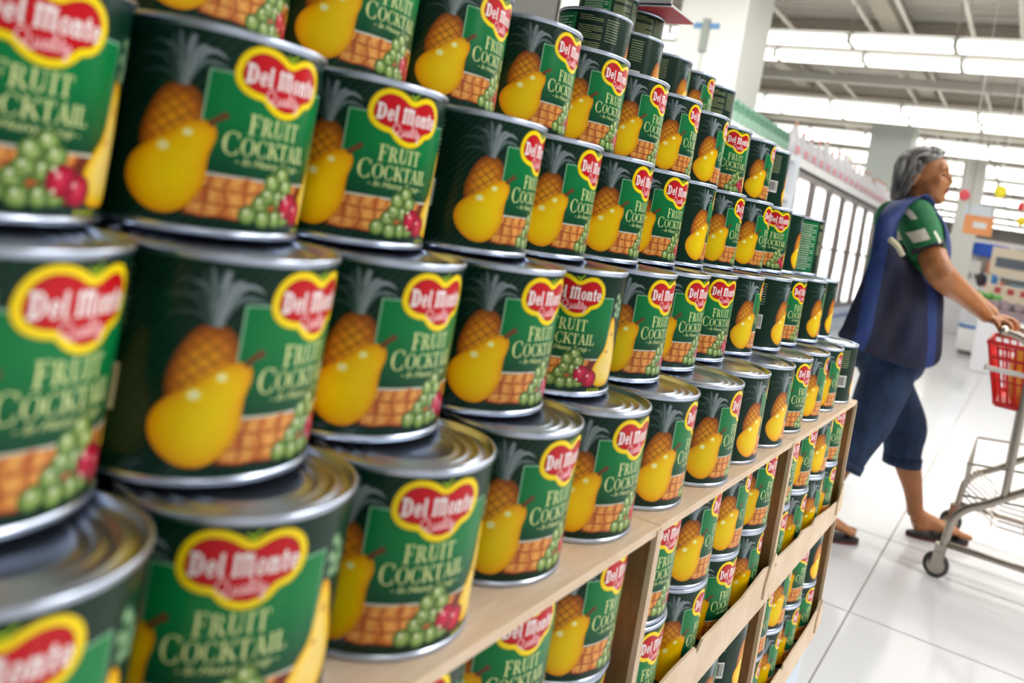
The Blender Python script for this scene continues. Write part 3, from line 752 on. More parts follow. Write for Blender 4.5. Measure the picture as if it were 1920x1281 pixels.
def balloon(px, py, X, rpx, col, label):
    c = at_x(px, py, X); k = (c-CAM).dot(Fv)/FPX; r = rpx*k
    t = thing('balloon', (c.x, c.y, c.z), label, 'balloon', 'balloons on strings')
    bm = bmesh.new(); lathe(bm, [(.03*r,-1.12*r),(.30*r,-1.02*r),(.66*r,-.80*r),(.92*r,-.42*r),(1.0*r,.05*r),(.93*r,.48*r),(.70*r,.82*r),(.38*r,1.02*r),(.05*r,1.08*r)], 20, True, True); finish('skin', bm, mat('balloon_'+label.split()[0], col, .25), t, True)
    bm = bmesh.new(); lathe(bm, [(.12*r,-1.24*r),(.03*r,-1.12*r)], 8, True, True); finish('knot', bm, mat('balloon_'+label.split()[0], col), t)
    bm = bmesh.new(); tube(bm, [(0,0,1.05*r),(.01,.01,4.56-c.z)], .004, 5); finish('string', bm, WHITE, t)
balloon(1808, 366, 10.1, 10, rgb(232, 84, 96), 'pink red balloon hanging beside the face of the shopper')
balloon(1876, 360, 9.15, 11, rgb(240, 226, 40), 'bright yellow balloon hanging over the far aisle')
balloon(1917, 388, 10.1, 8, rgb(226, 60, 50), 'scarlet balloon above an amber one')
balloon(1915, 415, 9.95, 8, rgb(244, 214, 40), 'amber balloon below the scarlet one')
# kiosk with blue canopy
c = at_x(1858, 470, 17.0)
t = thing('kiosk', (17.0, c.y, 0), 'white kiosk with a round blue canopy', 'kiosk')
bm = bmesh.new(); lathe(bm, [(.30,c.z-.14),(.33,c.z-.10),(.33,c.z+.10),(.26,c.z+.12)], 28, True, True); finish('canopy', bm, mat('canopy_blue', rgb(28, 84, 196), .4), t)
for y_ in (-.25, .22): bxo('post', WHITE, t, -.02, .02, y_, y_+.04, .9, c.z-.12)
bxo('counter', mat('kiosk_white', rgb(232, 234, 238), .4), t, -.25, .25, -.36, .36, 0, .9, .01)
t = thing('stock_bag', (16.98, c.y-.02, .906), 'blue and black bag on the kiosk counter', 'bag')
bm = bmesh.new(); ellipsoid(bm, (0,-.08,.15), (.09,.1,.16)); finish('blue_half', bm, mat('bag_blue', rgb(60, 140, 210), .5), t, True)
bm = bmesh.new(); ellipsoid(bm, (0,.10,.13), (.08,.09,.14)); finish('dark_half', bm, mat('bag_dark', rgb(60, 50, 56), .5), t, True)
# stall with dark sign
c = at_x(1903, 497, 15.0)
t = thing('service_stall', (15.0, c.y, 0), 'beige service stall with a dark name board', 'stall')
bxo('counter', mat('stall_beige', rgb(228, 214, 190), .5), t, 0, .6, -.9, .38, 0, 1.0, .01); bxo('fascia', mat('stall_beige', rgb(228, 214, 190)), t, 0, .06, -.9, .38, c.z-.22, c.z+.26)
bxo('name_board', mat('stall_sign', rgb(96, 104, 116), .5), t, -.012, 0, -.85, .30, c.z-.08, c.z+.09)
for y_ in (-.88, .32): bxo('post', mat('stall_beige', rgb(228, 214, 190)), t, 0, .06, y_, y_+.06, 1.0, c.z-.2)
for k in range(6): bxo('red_trim', mat('stall_red', rgb(190, 70, 70), .5), t, -.01, 0, -.86+k*.2, -.76+k*.2, .86, .96)
# produce stands
GRN = mat('produce_green', rgb(120, 200, 90), .5, noise=(14, rgb(80, 160, 60))); PUR = mat('crate_grey', rgb(140, 124, 130), .6)
for (px, py, X, wd, nm, cm, lab) in ((1845, 556, 13.5, .55, 'produce_stand', GRN, 'low stand heaped with green produce'), (1893, 580, 9.8, .6, 'crate_stand', PUR, 'grey wicker crate stand behind the shopping cart'), (1796, 542, 15.0, .5, 'produce_stand', mat('produce_mix', rgb(150, 170, 120), .5, noise=(10, rgb(110, 110, 140))), 'stand of mixed produce behind the forearm')):
    c = at_x(px, py, X)
    t = thing(nm, (X, c.y, 0), lab, 'stand')
    bxo('table', mat('stand_white', rgb(222, 222, 226), .5), t, 0, .8, -wd/2, wd/2, 0, c.z-.12, .01)
    bxo('tray', PUR, t, -.02, .8, -wd/2, wd/2, c.z-.12, c.z-.03, .006)
    bm = bmesh.new()
    for k in range(26): ellipsoid(bm, (rs.uniform(.08,.7), rs.uniform(-wd/2+.08, wd/2-.08), c.z-.02+rs.uniform(0,.05)), (.06,.055,.05), 8, 6)
    tag(finish('heap', bm, cm, t, True), kind='stuff')
c = at_z(1822, 668, 0)
t = thing('chest_freezer', (c.x, c.y, 0), 'white chest freezer with blue lid edge beyond the cart', 'freezer')
bxo('tub', WHITE, t, 0, 1.6, -.52, .22, .05, .36, .02); bxo('lid_edge', mat('freezer_blue', rgb(84, 118, 176)), t, -.01, 1.61, -.53, .23, .36, .40, .005); bxo('glass_lid', mat('lid_glass', rgb(190, 206, 216), .08), t, .03, 1.57, -.49, .19, .40, .415); bxo('foot', FRAME, t, .05, 1.55, -.48, .18, 0, .05)
t = thing('far_shelving', (24.5, -2.2, 0), 'long far shelving full of pale goods at the back wall', 'shelf unit')
bxo('back', WHITE, t, .4, .45, -4, 6, 0, 2.2)
for z in (.2, .7, 1.2, 1.7): bxo('shelf', WHITE, t, 0, .4, -4, 6, z, z+.04)
for k in range(60):
    z = (.24, .74, 1.24, 1.74)[k % 4]; y_ = -3.9+(k//4)*.65; c_ = rs.choice(((206,120,96),(214,206,190),(120,150,170),(228,228,220),(170,190,130)))
    bxo('goods_block', mat('goods_%d' % c_[0], rgb(*c_), .6), t, .02, .35, y_, y_+.5, z, z+rs.uniform(.25,.4))

# ------------------------------------------------------------------ shopping cart
CHR = mat('cart_chrome', rgb(176, 168, 156), .28, .85); RUB = mat('rubber', rgb(70, 66, 64), .6)
ct = thing('shopping_cart', (2.95, -.17, 0), 'grey tubular basket trolley pushed by the shopper', 'cart')
def wp(x, y, z): return (x-2.95, y+.17, z)
XN, XF = 2.95, 3.52
for xx in (XN, XF):
    bm = bmesh.new(); tube(bm, smooth_path([wp(xx,-.172,.10), wp(xx,-.178,.16), wp(xx,-.188,.21), wp(xx,-.225,.256), wp(xx,-.29,.298), wp(xx,-.38,.365), wp(xx,-.60,.52), wp(xx,-.66,.50), wp(xx,-.70,.40), wp(xx,-.74,.12)], 5), .0135, 12); finish('side_frame', bm, CHR, ct, True)
    bm = bmesh.new(); tube(bm, [wp(xx,-.175,.118), wp(xx,-.74,.118)], .011, 10); finish('base_rail', bm, CHR, ct, True)
    bm = bmesh.new(); tube(bm, smooth_path([wp(xx,-.325,.325), wp(xx,-.33,.6), wp(xx,-.328,.80), wp(xx,-.30,.85), wp(xx,-.235,.866)], 5), .0125, 12); finish('upright_post', bm, CHR, ct, True)
    for yy in (-.165, -.75):
        cs = bmesh.new(); box(cs, xx-2.95-.016, xx-2.95+.016, yy+.17-.018, yy+.17+.018, .085, .115)
        for s_ in (-1, 1): box(cs, xx-2.95+s_*.016-.003, xx-2.95+s_*.016+.003, yy+.17-.016, yy+.17+.020, .03, .09)
        co_ = finish('caster', cs, CHR, ct)
        bm = bmesh.new(); lathe(bm, [(.02,-.012),(.036,-.012),(.042,-.008),(.042,.008),(.036,.012),(.02,.012)], 24, True, True)
        bmesh.ops.transform(bm, matrix=Matrix.Translation(wp(xx, yy+.006, .042)) @ Matrix.Rotation(PI/2, 4, 'Y'), verts=bm.verts); finish('wheel', bm, RUB, co_, True)
        bm = bmesh.new(); lathe(bm, [(.004,-.0145),(.027,-.0145),(.029,-.012),(.029,.012),(.027,.0145),(.004,.0145)], 20, True, True)
        bmesh.ops.transform(bm, matrix=Matrix.Translation(wp(xx, yy+.006, .042)) @ Matrix.Rotation(PI/2, 4, 'Y'), verts=bm.verts); finish('hub', bm, CHR, co_, True)
for yy, zz in ((-.60, .52), (-.74, .118), (-.33, .5955)):
    bm = bmesh.new(); tube(bm, [wp(XN, yy, zz), wp(XF, yy, zz)], .010, 10); finish('cross_bar', bm, CHR, ct, True)
bm = bmesh.new(); tube(bm, [wp(XN-.02,-.235,.866), wp(3.54,-.235,.866)], .0125, 14); hb = finish('handle_bar', bm, CHR, ct, True)
for a, b in ((3.22, 3.36), (3.44, 3.52)):
    bm = bmesh.new(); tube(bm, [wp(a,-.235,.866), wp(b,-.235,.866)], .0165, 14); finish('red_grip', bm, mat('grip_red', rgb(206, 40, 44), .4), hb, True)
bm = bmesh.new()                                # lower wire rack
for zz, y0_, y1_ in ((.40, -.20, -.62), (.29, -.20, -.62)):
    tube(bm, [wp(XN+.02,y0_,zz), wp(XF-.02,y0_,zz), wp(XF-.02,y1_,zz+.05), wp(XN+.02,y1_,zz+.05), wp(XN+.02,y0_,zz)], .004, 6)
for k in range(8):
    xx = XN+.03+k*.073; tube(bm, [wp(xx,-.20,.40), wp(xx,-.20,.29), wp(xx,-.32,.22), wp(xx,-.60,.22), wp(xx,-.62,.45)], .003, 6)
for k in range(4): tube(bm, [wp(XN+.02,-.30-k*.1,.22), wp(XF-.02,-.30-k*.1,.22)], .003, 6)
finish('wire_rack', bm, CHR, ct)
bm = bmesh.new()                                # ring that carries the basket
tube(bm, [wp(XN,-.2025,.735), wp(XF,-.2025,.735), wp(XF,-.5775,.735), wp(XN,-.5775,.735), wp(XN,-.2025,.735)], .009, 8); finish('basket_ring', bm, mat('ring_white', rgb(226, 222, 216), .35), ct)
for xx in (XN, XF):
    bm = bmesh.new(); tube(bm, [wp(xx,-.5775,.735), wp(xx,-.60,.52)], .008, 8); finish('ring_support', bm, CHR, ct)
# red hand basket
BR = mat('basket_red', rgb(214, 34, 38), .35)
bt = thing('hand_basket', (3.235, -.39, .605), 'red plastic hand basket with slatted sides riding on the cart', 'basket')
def bk_pt(fx, fy, z):                            # fx, fy in -1..1 on the tapered wall
    k = z/.235; return (fx*(.218+.032*k), fy*(.145+.055*k)-.0, z)
ns = 14
for s_ in (-1, 1):
    for k in range(ns+1):
        f = -1+2*k/ns
        for ax in (0, 1):
            if ax == 1 and k in (0, ns): continue
            a = bk_pt(f, s_, .01) if ax == 0 else bk_pt(s_, f, .01); b = bk_pt(f, s_, .214) if ax == 0 else bk_pt(s_, f, .214)
            bm = bmesh.new(); tube(bm, [a, b], .0042, 4); finish('slat', bm, BR, bt)
for z, r_ in ((.214, .009), (.165, .006), (.09, .004), (.012, .007)):
    bm = bmesh.new(); tube(bm, [bk_pt(*q, z) for q in ((-1,-1),(1,-1),(1,1),(-1,1),(-1,-1))], r_, 6); finish('band', bm, BR, bt)
bm = bmesh.new(); box(bm, -.218, .218, -.145, .145, 0, .008); finish('bottom', bm, BR, bt)
YO = mat('pack_orange', rgb(250, 168, 30), .35, noise=(16, rgb(250, 214, 90)))
for k, (x, y, h_) in enumerate(((-.155,.075,.20),(-.075,.08,.215),(.005,.075,.19),(-.155,-.025,.19),(-.075,-.025,.2))):
    t = thing('orange_pack', (3.235+x, -.39+y, .613), 'orange and yellow pouch in the red basket, %s' % ('nearest the post','middle of the row by the shopper','at the far side','behind the first row','in the back corner')[k], 'pack', 'pouches in the red basket')
    bm = bmesh.new(); ellipsoid(bm, (0,0,h_*.48), (.032,.042,h_*.5), 12, 8); 
    for v in bm.verts: v.co.z = max(v.co.z, 0.0)
    finish('pouch', bm, YO, t, True); bxo('seal', mat('seal_white', rgb(240, 236, 220), .5), t, -.03, .03, -.004, .004, h_*.92, h_*1.05)
t = thing('dark_pack', (3.14, -.492, .613), 'dark red pack lying low in the basket', 'pack'); bxo('pack_body', mat('pack_dark', rgb(130, 40, 50), .4), t, -.1, .12, -.026, .030, 0, .07, .008); bxo('pack_label', WHITE, t, -.04, .06, -.015, .03, .069, .0715)

# ------------------------------------------------------------------ the shopper
P0 = Vector((3.15, .045, 0)); DX = Vector((.5, -.866, 0)).normalized(); RT = Vector((DX.y, -DX.x, 0))
pr = thing('person', P0, 'grey-haired person in green shirt and denim capris pushing a cart, navy tote on shoulder', 'person', None, math.atan2(DX.y, DX.x))
def W(px, py, s):
    v = ray(px, py); k = ((P0+RT*s-CAM).dot(RT))/(v.dot(RT)); p = CAM+v*k
    return Vector(((p-P0).dot(DX), -s, p.z))
def remesh(name, bm, m, vox, parent, it=3, post=None):
    o = finish('tmp_'+name, bm, None); md = o.modifiers.new('r', 'REMESH'); md.mode = 'VOXEL'; md.voxel_size = vox
    dg = bpy.context.evaluated_depsgraph_get(); dg.update()
    me = bpy.data.meshes.new_from_object(o.evaluated_get(dg)); old = o.data
    bpy.data.objects.remove(o); bpy.data.meshes.remove(old)
    b2 = bmesh.new(); b2.from_mesh(me); bpy.data.meshes.remove(me)
    for _ in range(it): bmesh.ops.smooth_vert(b2, verts=b2.verts[:], factor=.5, use_axis_x=True, use_axis_y=True, use_axis_z=True)
    if post: post(b2)
    return finish(name, b2, m, parent, True)
SKIN = mat('skin', rgb(176, 116, 70), .45, noise=(9, rgb(164, 104, 60)))
def V(f, s, z): return Vector((f, -s, z))
HD = Vector((.5, .866, 0)); GD = Vector((.866, -.5, 0))      # along the handle bar, and forward across it
def arm(bm, sh, el, wr, rr):
    tube(bm, smooth_path([sh, sh.lerp(el, .5)+Vector((0,0,.0)), el, el.lerp(wr, .45), wr], 4), rr, 14)
def hand(bm, G, side):
    """hand closed over the bar at G (local), wrist behind and above"""
    pc = G+GD*-.022+Vector((0,0,.022))
    rot = Matrix((HD, GD, Vector((0,0,1)))).transposed()
    ellipsoid(bm, pc, (.040,.036,.017), 14, 10, rot)
    for k, ln in enumerate((.92, 1.05, 1.0, .82)):
        o = (k-1.5)*.0195*side
        b = G+HD*o+GD*-.002+Vector((0,0,.026))
        tube(bm, smooth_path([b, G+HD*o+GD*(.024*ln)+Vector((0,0,.018)), G+HD*o+GD*(.029*ln)+Vector((0,0,-.006)), G+HD*o+GD*.012+Vector((0,0,-.027*ln)), G+HD*o+GD*-.008+Vector((0,0,-.026))], 3), [.0095]*10+[.0085]*3, 8)
    t0 = pc+HD*(-.036*side)+Vector((0,0,-.004))
    tube(bm, smooth_path([t0, t0+GD*.012+HD*(-.008*side)+Vector((0,0,-.016)), G+HD*(-.030*side)+GD*.006+Vector((0,0,-.024))], 3), [.0115,.0115,.011,.0105,.010,.0095,.009], 8)
    return pc
def turn(b):                                     # head turned towards her right shoulder
    c = Vector((-.100, 0, 1.36))
    m_ = Matrix.Translation(c) @ Matrix.Rotation(R_(-30), 4, 'Z') @ Matrix.Diagonal((.94, 1, 1, 1)) @ Matrix.Translation(-c)
    bmesh.ops.transform(b, matrix=m_, verts=b.verts)
GR = Vector((.232, -.138, .866)); GL = Vector((.392, .110, .866))
bm = bmesh.new()
# head
ellipsoid(bm, (-.097, 0, 1.388), (.092, .071, .083), 24, 16)
ellipsoid(bm, (-.058, 0, 1.335), (.060, .058, .070), 20, 14)
ellipsoid(bm, (-.028, 0, 1.292), (.032, .034, .026), 16, 10)
ellipsoid(bm, (-.030, 0, 1.395), (.030, .052, .040), 16, 10)
ellipsoid(bm, (-.034, .030, 1.350), (.030, .028, .034), 14, 10); ellipsoid(bm, (-.034, -.030, 1.350), (.030, .028, .034), 14, 10)
ellipsoid(bm, (-.022, 0, 1.318), (.026, .032, .030), 14, 10)
tube(bm, smooth_path([(-.006,0,1.392),(.004,0,1.375),(.014,0,1.358),(.004,0,1.343)], 3), [.007,.007,.0075,.008,.008,.0085,.009,.0095,.009,.007], 10)
for s_ in (-1, 1): ellipsoid(bm, (-.001, s_*.0095, 1.350), (.010,.008,.007), 8, 6)
ellipsoid(bm, (-.006, 0, 1.322), (.014, .024, .013), 12, 8)
for s_ in (-1, 1):
    ellipsoid(bm, (-.112, s_*.076, 1.345), (.014, .009, .026), 12, 8); ellipsoid(bm, (-.108, s_*.080, 1.358), (.010, .007, .012), 10, 6)
turn(bm)
tube(bm, smooth_path([(-.085,0,1.32),(-.098,0,1.27),(-.115,0,1.20)], 4), [(.05,.052)]*5+[(.055,.055)]*4, 18)
# trunk
tube(bm, smooth_path([(-.112,0,1.225),(-.106,0,1.165),(-.096,0,1.07),(-.10,0,.95),(-.105,0,.84),(-.11,0,.74),(-.112,0,.64)], 4),
     [(.075+.075*min(1, k/5), .045+.048*min(1, k/7)) for k in range(25)], 22)
arm(bm, V(-.140,.140,1.185), V(-.097,.300,1.018), GR+GD*-.055+Vector((0,0,.030)), [.052,.052,.051,.050,.050,.050,.049,.049,.049,.048,.046,.043,.039,.035,.031,.028,.027])
arm(bm, V(-.13,-.15,1.195), V(.12,-.20,1.02), GL+GD*-.055+Vector((0,0,.030)), [.052,.052,.051,.050,.050,.050,.049,.049,.049,.048,.046,.043,.039,.035,.031,.028,.027])
hand(bm, GR, 1); hand(bm, GL, -1)
# legs: left one forward, right one trailing
LH, LK, LA = V(-.10,-.085,.65), V(.048,-.085,.43), V(.150,-.085,.085)
RH, RK, RA = V(-.12,.085,.65), V(-.165,.085,.43), V(-.305,.085,.105)
for H_, K_, A_ in ((LH, LK, LA), (RH, RK, RA)):
    tube(bm, smooth_path([H_, H_.lerp(K_, .5), K_, K_.lerp(A_, .38)+Vector((-.012,0,0)), K_.lerp(A_, .72), A_], 4), [.082,.080,.077,.074,.070,.067,.063,.059,.056,.054,.053,.053,.052,.050,.046,.041,.037,.034,.032,.031,.032], 16)
def foot(A_, heel, toe, lift):
    tube(bm, smooth_path([heel+Vector((.01,0,.030)), heel.lerp(toe, .3)+Vector((0,0,.040)), heel.lerp(toe, .62)+Vector((0,0,.028)), toe+Vector((-.035,0,.022))], 4), [(.026,.028),(.030,.034),(.031,.036),(.031,.036),(.032,.034),(.034,.030),(.036,.026),(.037,.024),(.038,.022),(.039,.019),(.038,.017),(.034,.015),(.030,.013)], 14)
    tube(bm, [A_, heel.lerp(toe, .2)+Vector((0,0,.045))], [.033,.036], 12)
    for k, (o, ln) in enumerate(((.026,.030),(.010,.024),(-.004,.018),(-.017,.012),(-.028,.004))):
        sd = 1 if A_.y > 0 else -1
        b = toe+Vector((-.045, -sd*o, .018)); tube(bm, [b, b+Vector((.018+ln*.5,0,-.002)), b+Vector((.024+ln,0,-.006))], [.011 if k == 0 else .0085]*3, 8)
foot(LA, V(.138,-.085,.022), V(.366,-.092,.022), 0)
foot(RA, V(-.355,.085,.045), V(-.135,.088,.022), 0)
body = remesh('body', bm, SKIN, .0052, pr, 3)
for s_ in (-1, 1):
    bm = bmesh.new(); ellipsoid(bm, (-.0135, s_*.031, 1.374), (.0072, .0160, .0040), 12, 8); turn(bm); finish('eye', bm, mat('eye_dark', rgb(48, 30, 26), .3), pr, True)
    bm = bmesh.new(); tube(bm, [(-.004, s_*.018, 1.392), (-.006, s_*.034, 1.397), (-.022, s_*.050, 1.392)], [.0018,.0024,.0012], 6); turn(bm); finish('eyebrow', bm, mat('brow', rgb(96, 70, 56), .7), pr)
bm = bmesh.new(); ellipsoid(bm, (.0055, 0, 1.327), (.0055, .020, .0045), 12, 8); ellipsoid(bm, (.0045, 0, 1.3195), (.0055, .018, .005), 12, 8); turn(bm); finish('lips', bm, mat('lip', rgb(150, 78, 72), .4), pr, True)
# hair
HAIR = mat('grey_hair', rgb(146, 140, 134), .5, noise=(55, rgb(50, 42, 38), (.35, 1.0, .16)), bump=.4)
bm = bmesh.new()
ellipsoid(bm, (-.104, 0, 1.396), (.102, .083, .084), 26, 18)
ellipsoid(bm, (-.142, 0, 1.345), (.066, .080, .080), 22, 14)
ellipsoid(bm, (-.165, 0, 1.300), (.042, .066, .046), 18, 12)
ellipsoid(bm, (-.172, .0, 1.278), (.032, .05, .03), 14, 10)
for s_ in (-1, 1): ellipsoid(bm, (-.092, s_*.066, 1.392), (.055, .020, .034), 14, 10)
def cut_face(b):
    n1, c1 = Vector((.604, 0, -.797)), Vector((-.060, 0, 1.415))
    for co_, no_ in ((c1, n1), (Vector((-.122, 0, 1.3)), Vector((1, 0, 0)))):
        bmesh.ops.bisect_plane(b, geom=b.verts[:]+b.edges[:]+b.faces[:], plane_co=co_, plane_no=no_)
    kill = [f for f in b.faces if (f.calc_center_median()-c1).dot(n1) > 0 and f.calc_center_median().x > -.122]
    bmesh.ops.delete(b, geom=kill, context='FACES')
    turn(b)
hair = remesh('hair', bm, HAIR, .005, pr, 2, cut_face)
bm = bmesh.new(); rh = random.Random(2)
for k in range(150):
    s_ = -1 if k % 3 else 1                     # more locks on the side towards the aisle camera side
    a = rh.uniform(.15, 1.0); y0_ = s_*(.012+.070*a)
    fx = rh.uniform(-.085, -.185)
    top = Vector((-.10+(fx+.10)*.6, s_*.02*a, 1.478-.012*abs(fx+.1)/.08-.012*a))
    mid = Vector((-.105+(fx+.105)*1.05, s_*(.083+rh.uniform(-.004,.004)), 1.405-.02*(1-a)))
    end = Vector((min(-.140, -.150+(fx+.10)*.5), s_*rh.uniform(.05,.080), rh.uniform(1.262, 1.33)))
    P = smooth_path([top, mid, end], 5); n_ = len(P)
    tube(bm, P, [rh.uniform(.0018,.0032)*(1-.8*(i/(n_-1))**2) for i in range(n_)], 5)
for k in range(90):                             # combed back over the crown and down past the temples
    y_ = rh.uniform(-1, 1); h0 = 1.474-.030*abs(y_)**2
    P = smooth_path([(-.022-.030*abs(y_), y_*.066, h0-.012), (-.075-.02*abs(y_), y_*.078, h0+.008-.02*abs(y_)), (-.135, y_*.086, 1.452-.045*abs(y_)**1.5), (-.190, y_*.070, 1.395-.05*abs(y_))], 4); n_ = len(P)
    tube(bm, P, [rh.uniform(.0018,.0030)*(1-.75*(i/(n_-1))**2) for i in range(n_)], 5)
turn(bm)
tag(finish('hair_strands', bm, mat('hair_light', rgb(190, 190, 190), .45, noise=(60, rgb(66, 58, 54), (1.2, 1.2, .1))), hair, True), kind='stuff')
# polo shirt
GREEN = mat('shirt_green', rgb(14, 112, 62), .8, noise=(40, rgb(10, 98, 54))); BLK = mat('shirt_black', rgb(40, 36, 42), .8); SW = mat('shirt_white', rgb(226, 222, 206), .8)
bm = bmesh.new()
tube(bm, smooth_path([(-.113,0,1.262),(-.112,0,1.225),(-.106,0,1.165),(-.096,0,1.07),(-.10,0,.95),(-.105,0,.84),(-.108,0,.74)], 4),
     [(.060,.062),(.075,.066),(.095,.070),(.115,.075),(.135,.080),(.155,.088),(.165,.096),(.170,.104),(.172,.114),(.173,.118),(.174,.122),(.175,.126),(.175,.130)]+[(.176,.132)]*12, 24)
tube(bm, smooth_path([V(-.135,.095,1.215), V(-.150,.155,1.185), V(-.143,.212,1.13), V(-.131,.254,1.078)], 4), [.060,.066,.069,.070,.070,.069,.068,.067,.066,.065,.064,.063,.062], 18)
tube(bm, smooth_path([V(-.130,-.095,1.215), V(-.120,-.150,1.185), V(-.055,-.185,1.13), V(-.010,-.195,1.095)], 4), [.060,.066,.069,.070,.070,.069,.068,.067,.066,.065,.064,.063,.062], 18)
def inside(p, pg):
    r_ = False
    for (x0, y0_), (x1, y1_) in zip(pg, pg[1:]+pg[:1]):
        if (y0_ > p[1]) != (y1_ > p[1]) and p[0] < (x1-x0)*(p[1]-y0_)/(y1_-y0_)+x0: r_ = not r_
    return r_
def loc_poly(pts, s): return [(lambda q: (q.x, q.z))(W(x, y, s)) for x, y in pts]
PW_ = [loc_poly(q, .235) for q in ([(1682,386),(1702,366),(1710,372),(1721,410),(1712,412),(1700,382),(1686,390)], [(1701,437),(1727,427),(1731,447),(1706,455)], [(1741,434),(1746,432),(1753,452),(1746,456)])]
PB_ = [loc_poly(q, .24) for q in ([(1704,466),(1760,446),(1764,458),(1706,479)],)]
def paint(b):
    bmesh.ops.triangulate(b, faces=b.faces[:])
    bmesh.ops.subdivide_edges(b, edges=[e for e in b.edges if e.verts[0].co.y < -.12 and e.verts[0].co.z > 1.03], cuts=1, use_grid_fill=True)
    for f in b.faces:
        c = f.calc_center_median(); q = (c.x, c.z)
        if c.y < -.11:
            if any(inside(q, g) for g in PW_): f.material_index = 2
            elif any(inside(q, g) for g in PB_): f.material_index = 1
        if c.z > 1.242 and abs(c.y) < .085: f.material_index = 1
shirt = remesh('shirt', bm, [GREEN, BLK, SW], .007, pr, 2, paint)
bm = bmesh.new()
lathe(bm, [(.056,-.01),(.062,.0),(.064,.022),(.058,.034),(.055,.030)], 28)
bmesh.ops.transform(bm, matrix=Matrix.Translation((-.108,0,1.243)) @ Matrix.Rotation(R_(14), 4, 'Y'), verts=bm.verts); finish('collar', bm, BLK, shirt, True)
# capri trousers
DEN = mat('denim', rgb(32, 58, 92), .85, noise=(26, rgb(20, 40, 68), (1, 1, .5)), bump=.15)
bm = bmesh.new()
tube(bm, smooth_path([(-.107,0,.80),(-.110,0,.70),(-.112,0,.62)], 4), [(.172,.128),(.174,.132),(.176,.136),(.177,.138),(.178,.140),(.176,.138),(.170,.134),(.160,.125),(.145,.115)], 24)
tube(bm, smooth_path([V(-.098,-.085,.66), V(-.035,-.085,.55), V(.045,-.085,.43), V(.052,-.085,.35), V(.060,-.085,.278)], 4), [.094,.093,.092,.090,.088,.086,.084,.082,.081,.080,.079,.077,.075,.073,.071,.070,.070], 18)
tube(bm, smooth_path([V(-.118,.085,.66), V(-.140,.085,.55), V(-.165,.085,.44), V(-.198,.085,.35), V(-.222,.085,.278)], 4), [.094,.094,.093,.092,.090,.088,.086,.084,.081,.078,.075,.072,.069,.067,.065,.064,.064], 18)
tr = remesh('trousers', bm, DEN, .007, pr, 2)
for P_, r_ in (((V(.0595,-.085,.300), V(.061,-.085,.268)), .0735), ((V(-.214,.085,.300), V(-.225,.085,.268)), .0675)):
    bm = bmesh.new(); tube(bm, P_, r_, 22); finish('hem', bm, DEN, tr, True)
# flip-flops
SOLE = mat('sole_maroon', rgb(96, 38, 38), .6); STR = mat('strap_black', rgb(30, 26, 28), .6)
for heel, toe, sd in ((V(.125,-.085,0), V(.378,-.092,0), 1), (V(-.36,.085,0), V(-.122,.088,0), -1)):
    f = bpy.data.objects.new('flip_flop', None); C.objects.link(f); f.parent = pr; f['label'] = 'dark flip-flop with maroon sole'
    bm = bmesh.new(); out = []
    for k in range(32):
        a = 2*PI*k/32; t_p = .5+.5*math.cos(a); w_ = .034+.012*t_p
        c = heel.lerp(toe, t_p); out.append((c.x, c.y+math.sin(a)**1*w_*(1 if abs(math.sin(a)) < .99 else 1)))
    for z0_, z1_, m_, nm in ((0,.010,SOLE,'sole'),(.010,.018,STR,'footbed')):
        bm = bmesh.new(); lo = [bm.verts.new((x, y, z0_)) for x, y in out]; hi = [bm.verts.new((x, y, z1_)) for x, y in out]
        bm.faces.new(lo[::-1]); bm.faces.new(hi)
        for k in range(32): bm.faces.new((lo[k], lo[(k+1)%32], hi[(k+1)%32], hi[k]))
        finish(nm, bm, m_, f)
    bm = bmesh.new(); tp = heel.lerp(toe, .80)
    for s_ in (-1, 1):
        b0 = heel.lerp(toe, .45)+Vector((0, s_*.036, .018))
        tube(bm, smooth_path([b0, heel.lerp(toe, .60)+Vector((0, s_*.028, .060)), tp+Vector((0, 0, .042)), tp+Vector((0,0,.018))], 4), [.006]*13, 8)
    finish('strap', bm, STR, f, True)
# ------------------------------------------------------------------ tote bag on her shoulder
NAVY = mat('tote_navy', rgb(20, 26, 62), .75, noise=(7, rgb(12, 16, 40), (2.5, 1, .35)), bump=.25); NAVL = mat('tote_stripe', rgb(28, 58, 122), .7, noise=(9, rgb(22, 46, 104)))
tb = thing('tote_bag', P0+RT*.226+DX*-.16+Vector((0,0,.69)), 'navy blue cloth tote bag hanging from the shopper shoulder', 'bag', None, math.atan2(DX.y, DX.x))
OB = Vector((-.16, -.226, .69))
ol = [W(x, y, .235) for x, y in ((1648,452),(1628,500),(1605,555),(1582,610),(1573,628),(1584,642),(1610,655),(1650,672),(1700,688),(1738,694),(1766,690),(1780,676),(1781,640),(1780,600),(1779,560),(1768,540),(1740,520),(1712,495),(1690,468),(1670,446))]
ol = [(p.x, p.z) for p in ol]; ol = crv(ol, 9); cF = sum(p[0] for p in ol)/len(ol); cZ = sum(p[1] for p in ol)/len(ol); N = len(ol)
binw = lambda F_: .060*(max(0, F_+.14)/.16)**2
bfold = lambda F_, Z_: .0050*math.sin(F_*42+Z_*10)+.0032*math.sin(F_*77-Z_*16+1)
bm = bmesh.new(); rings = []
sc_ = [math.sin(PI/2*k/30) for k in range(1, 31)]
for side in (-1, 1):
    rg = []
    for s_ in sc_[:-1]:
        y = side*(.044 if side < 0 else .036)*(1-s_**2.6)**.6
        rg.append([bm.verts.new((cF+(p[0]-cF)*s_-OB.x, y+side*bfold(cF+(p[0]-cF)*s_, cZ+(p[1]-cZ)*s_)*(1-s_**3)+binw(cF+(p[0]-cF)*s_), cZ+(p[1]-cZ)*s_-OB.z)) for p in ol])
    rings.append(rg)
edge = [bm.verts.new((p[0]-OB.x, binw(p[0]), p[1]-OB.z)) for p in ol]
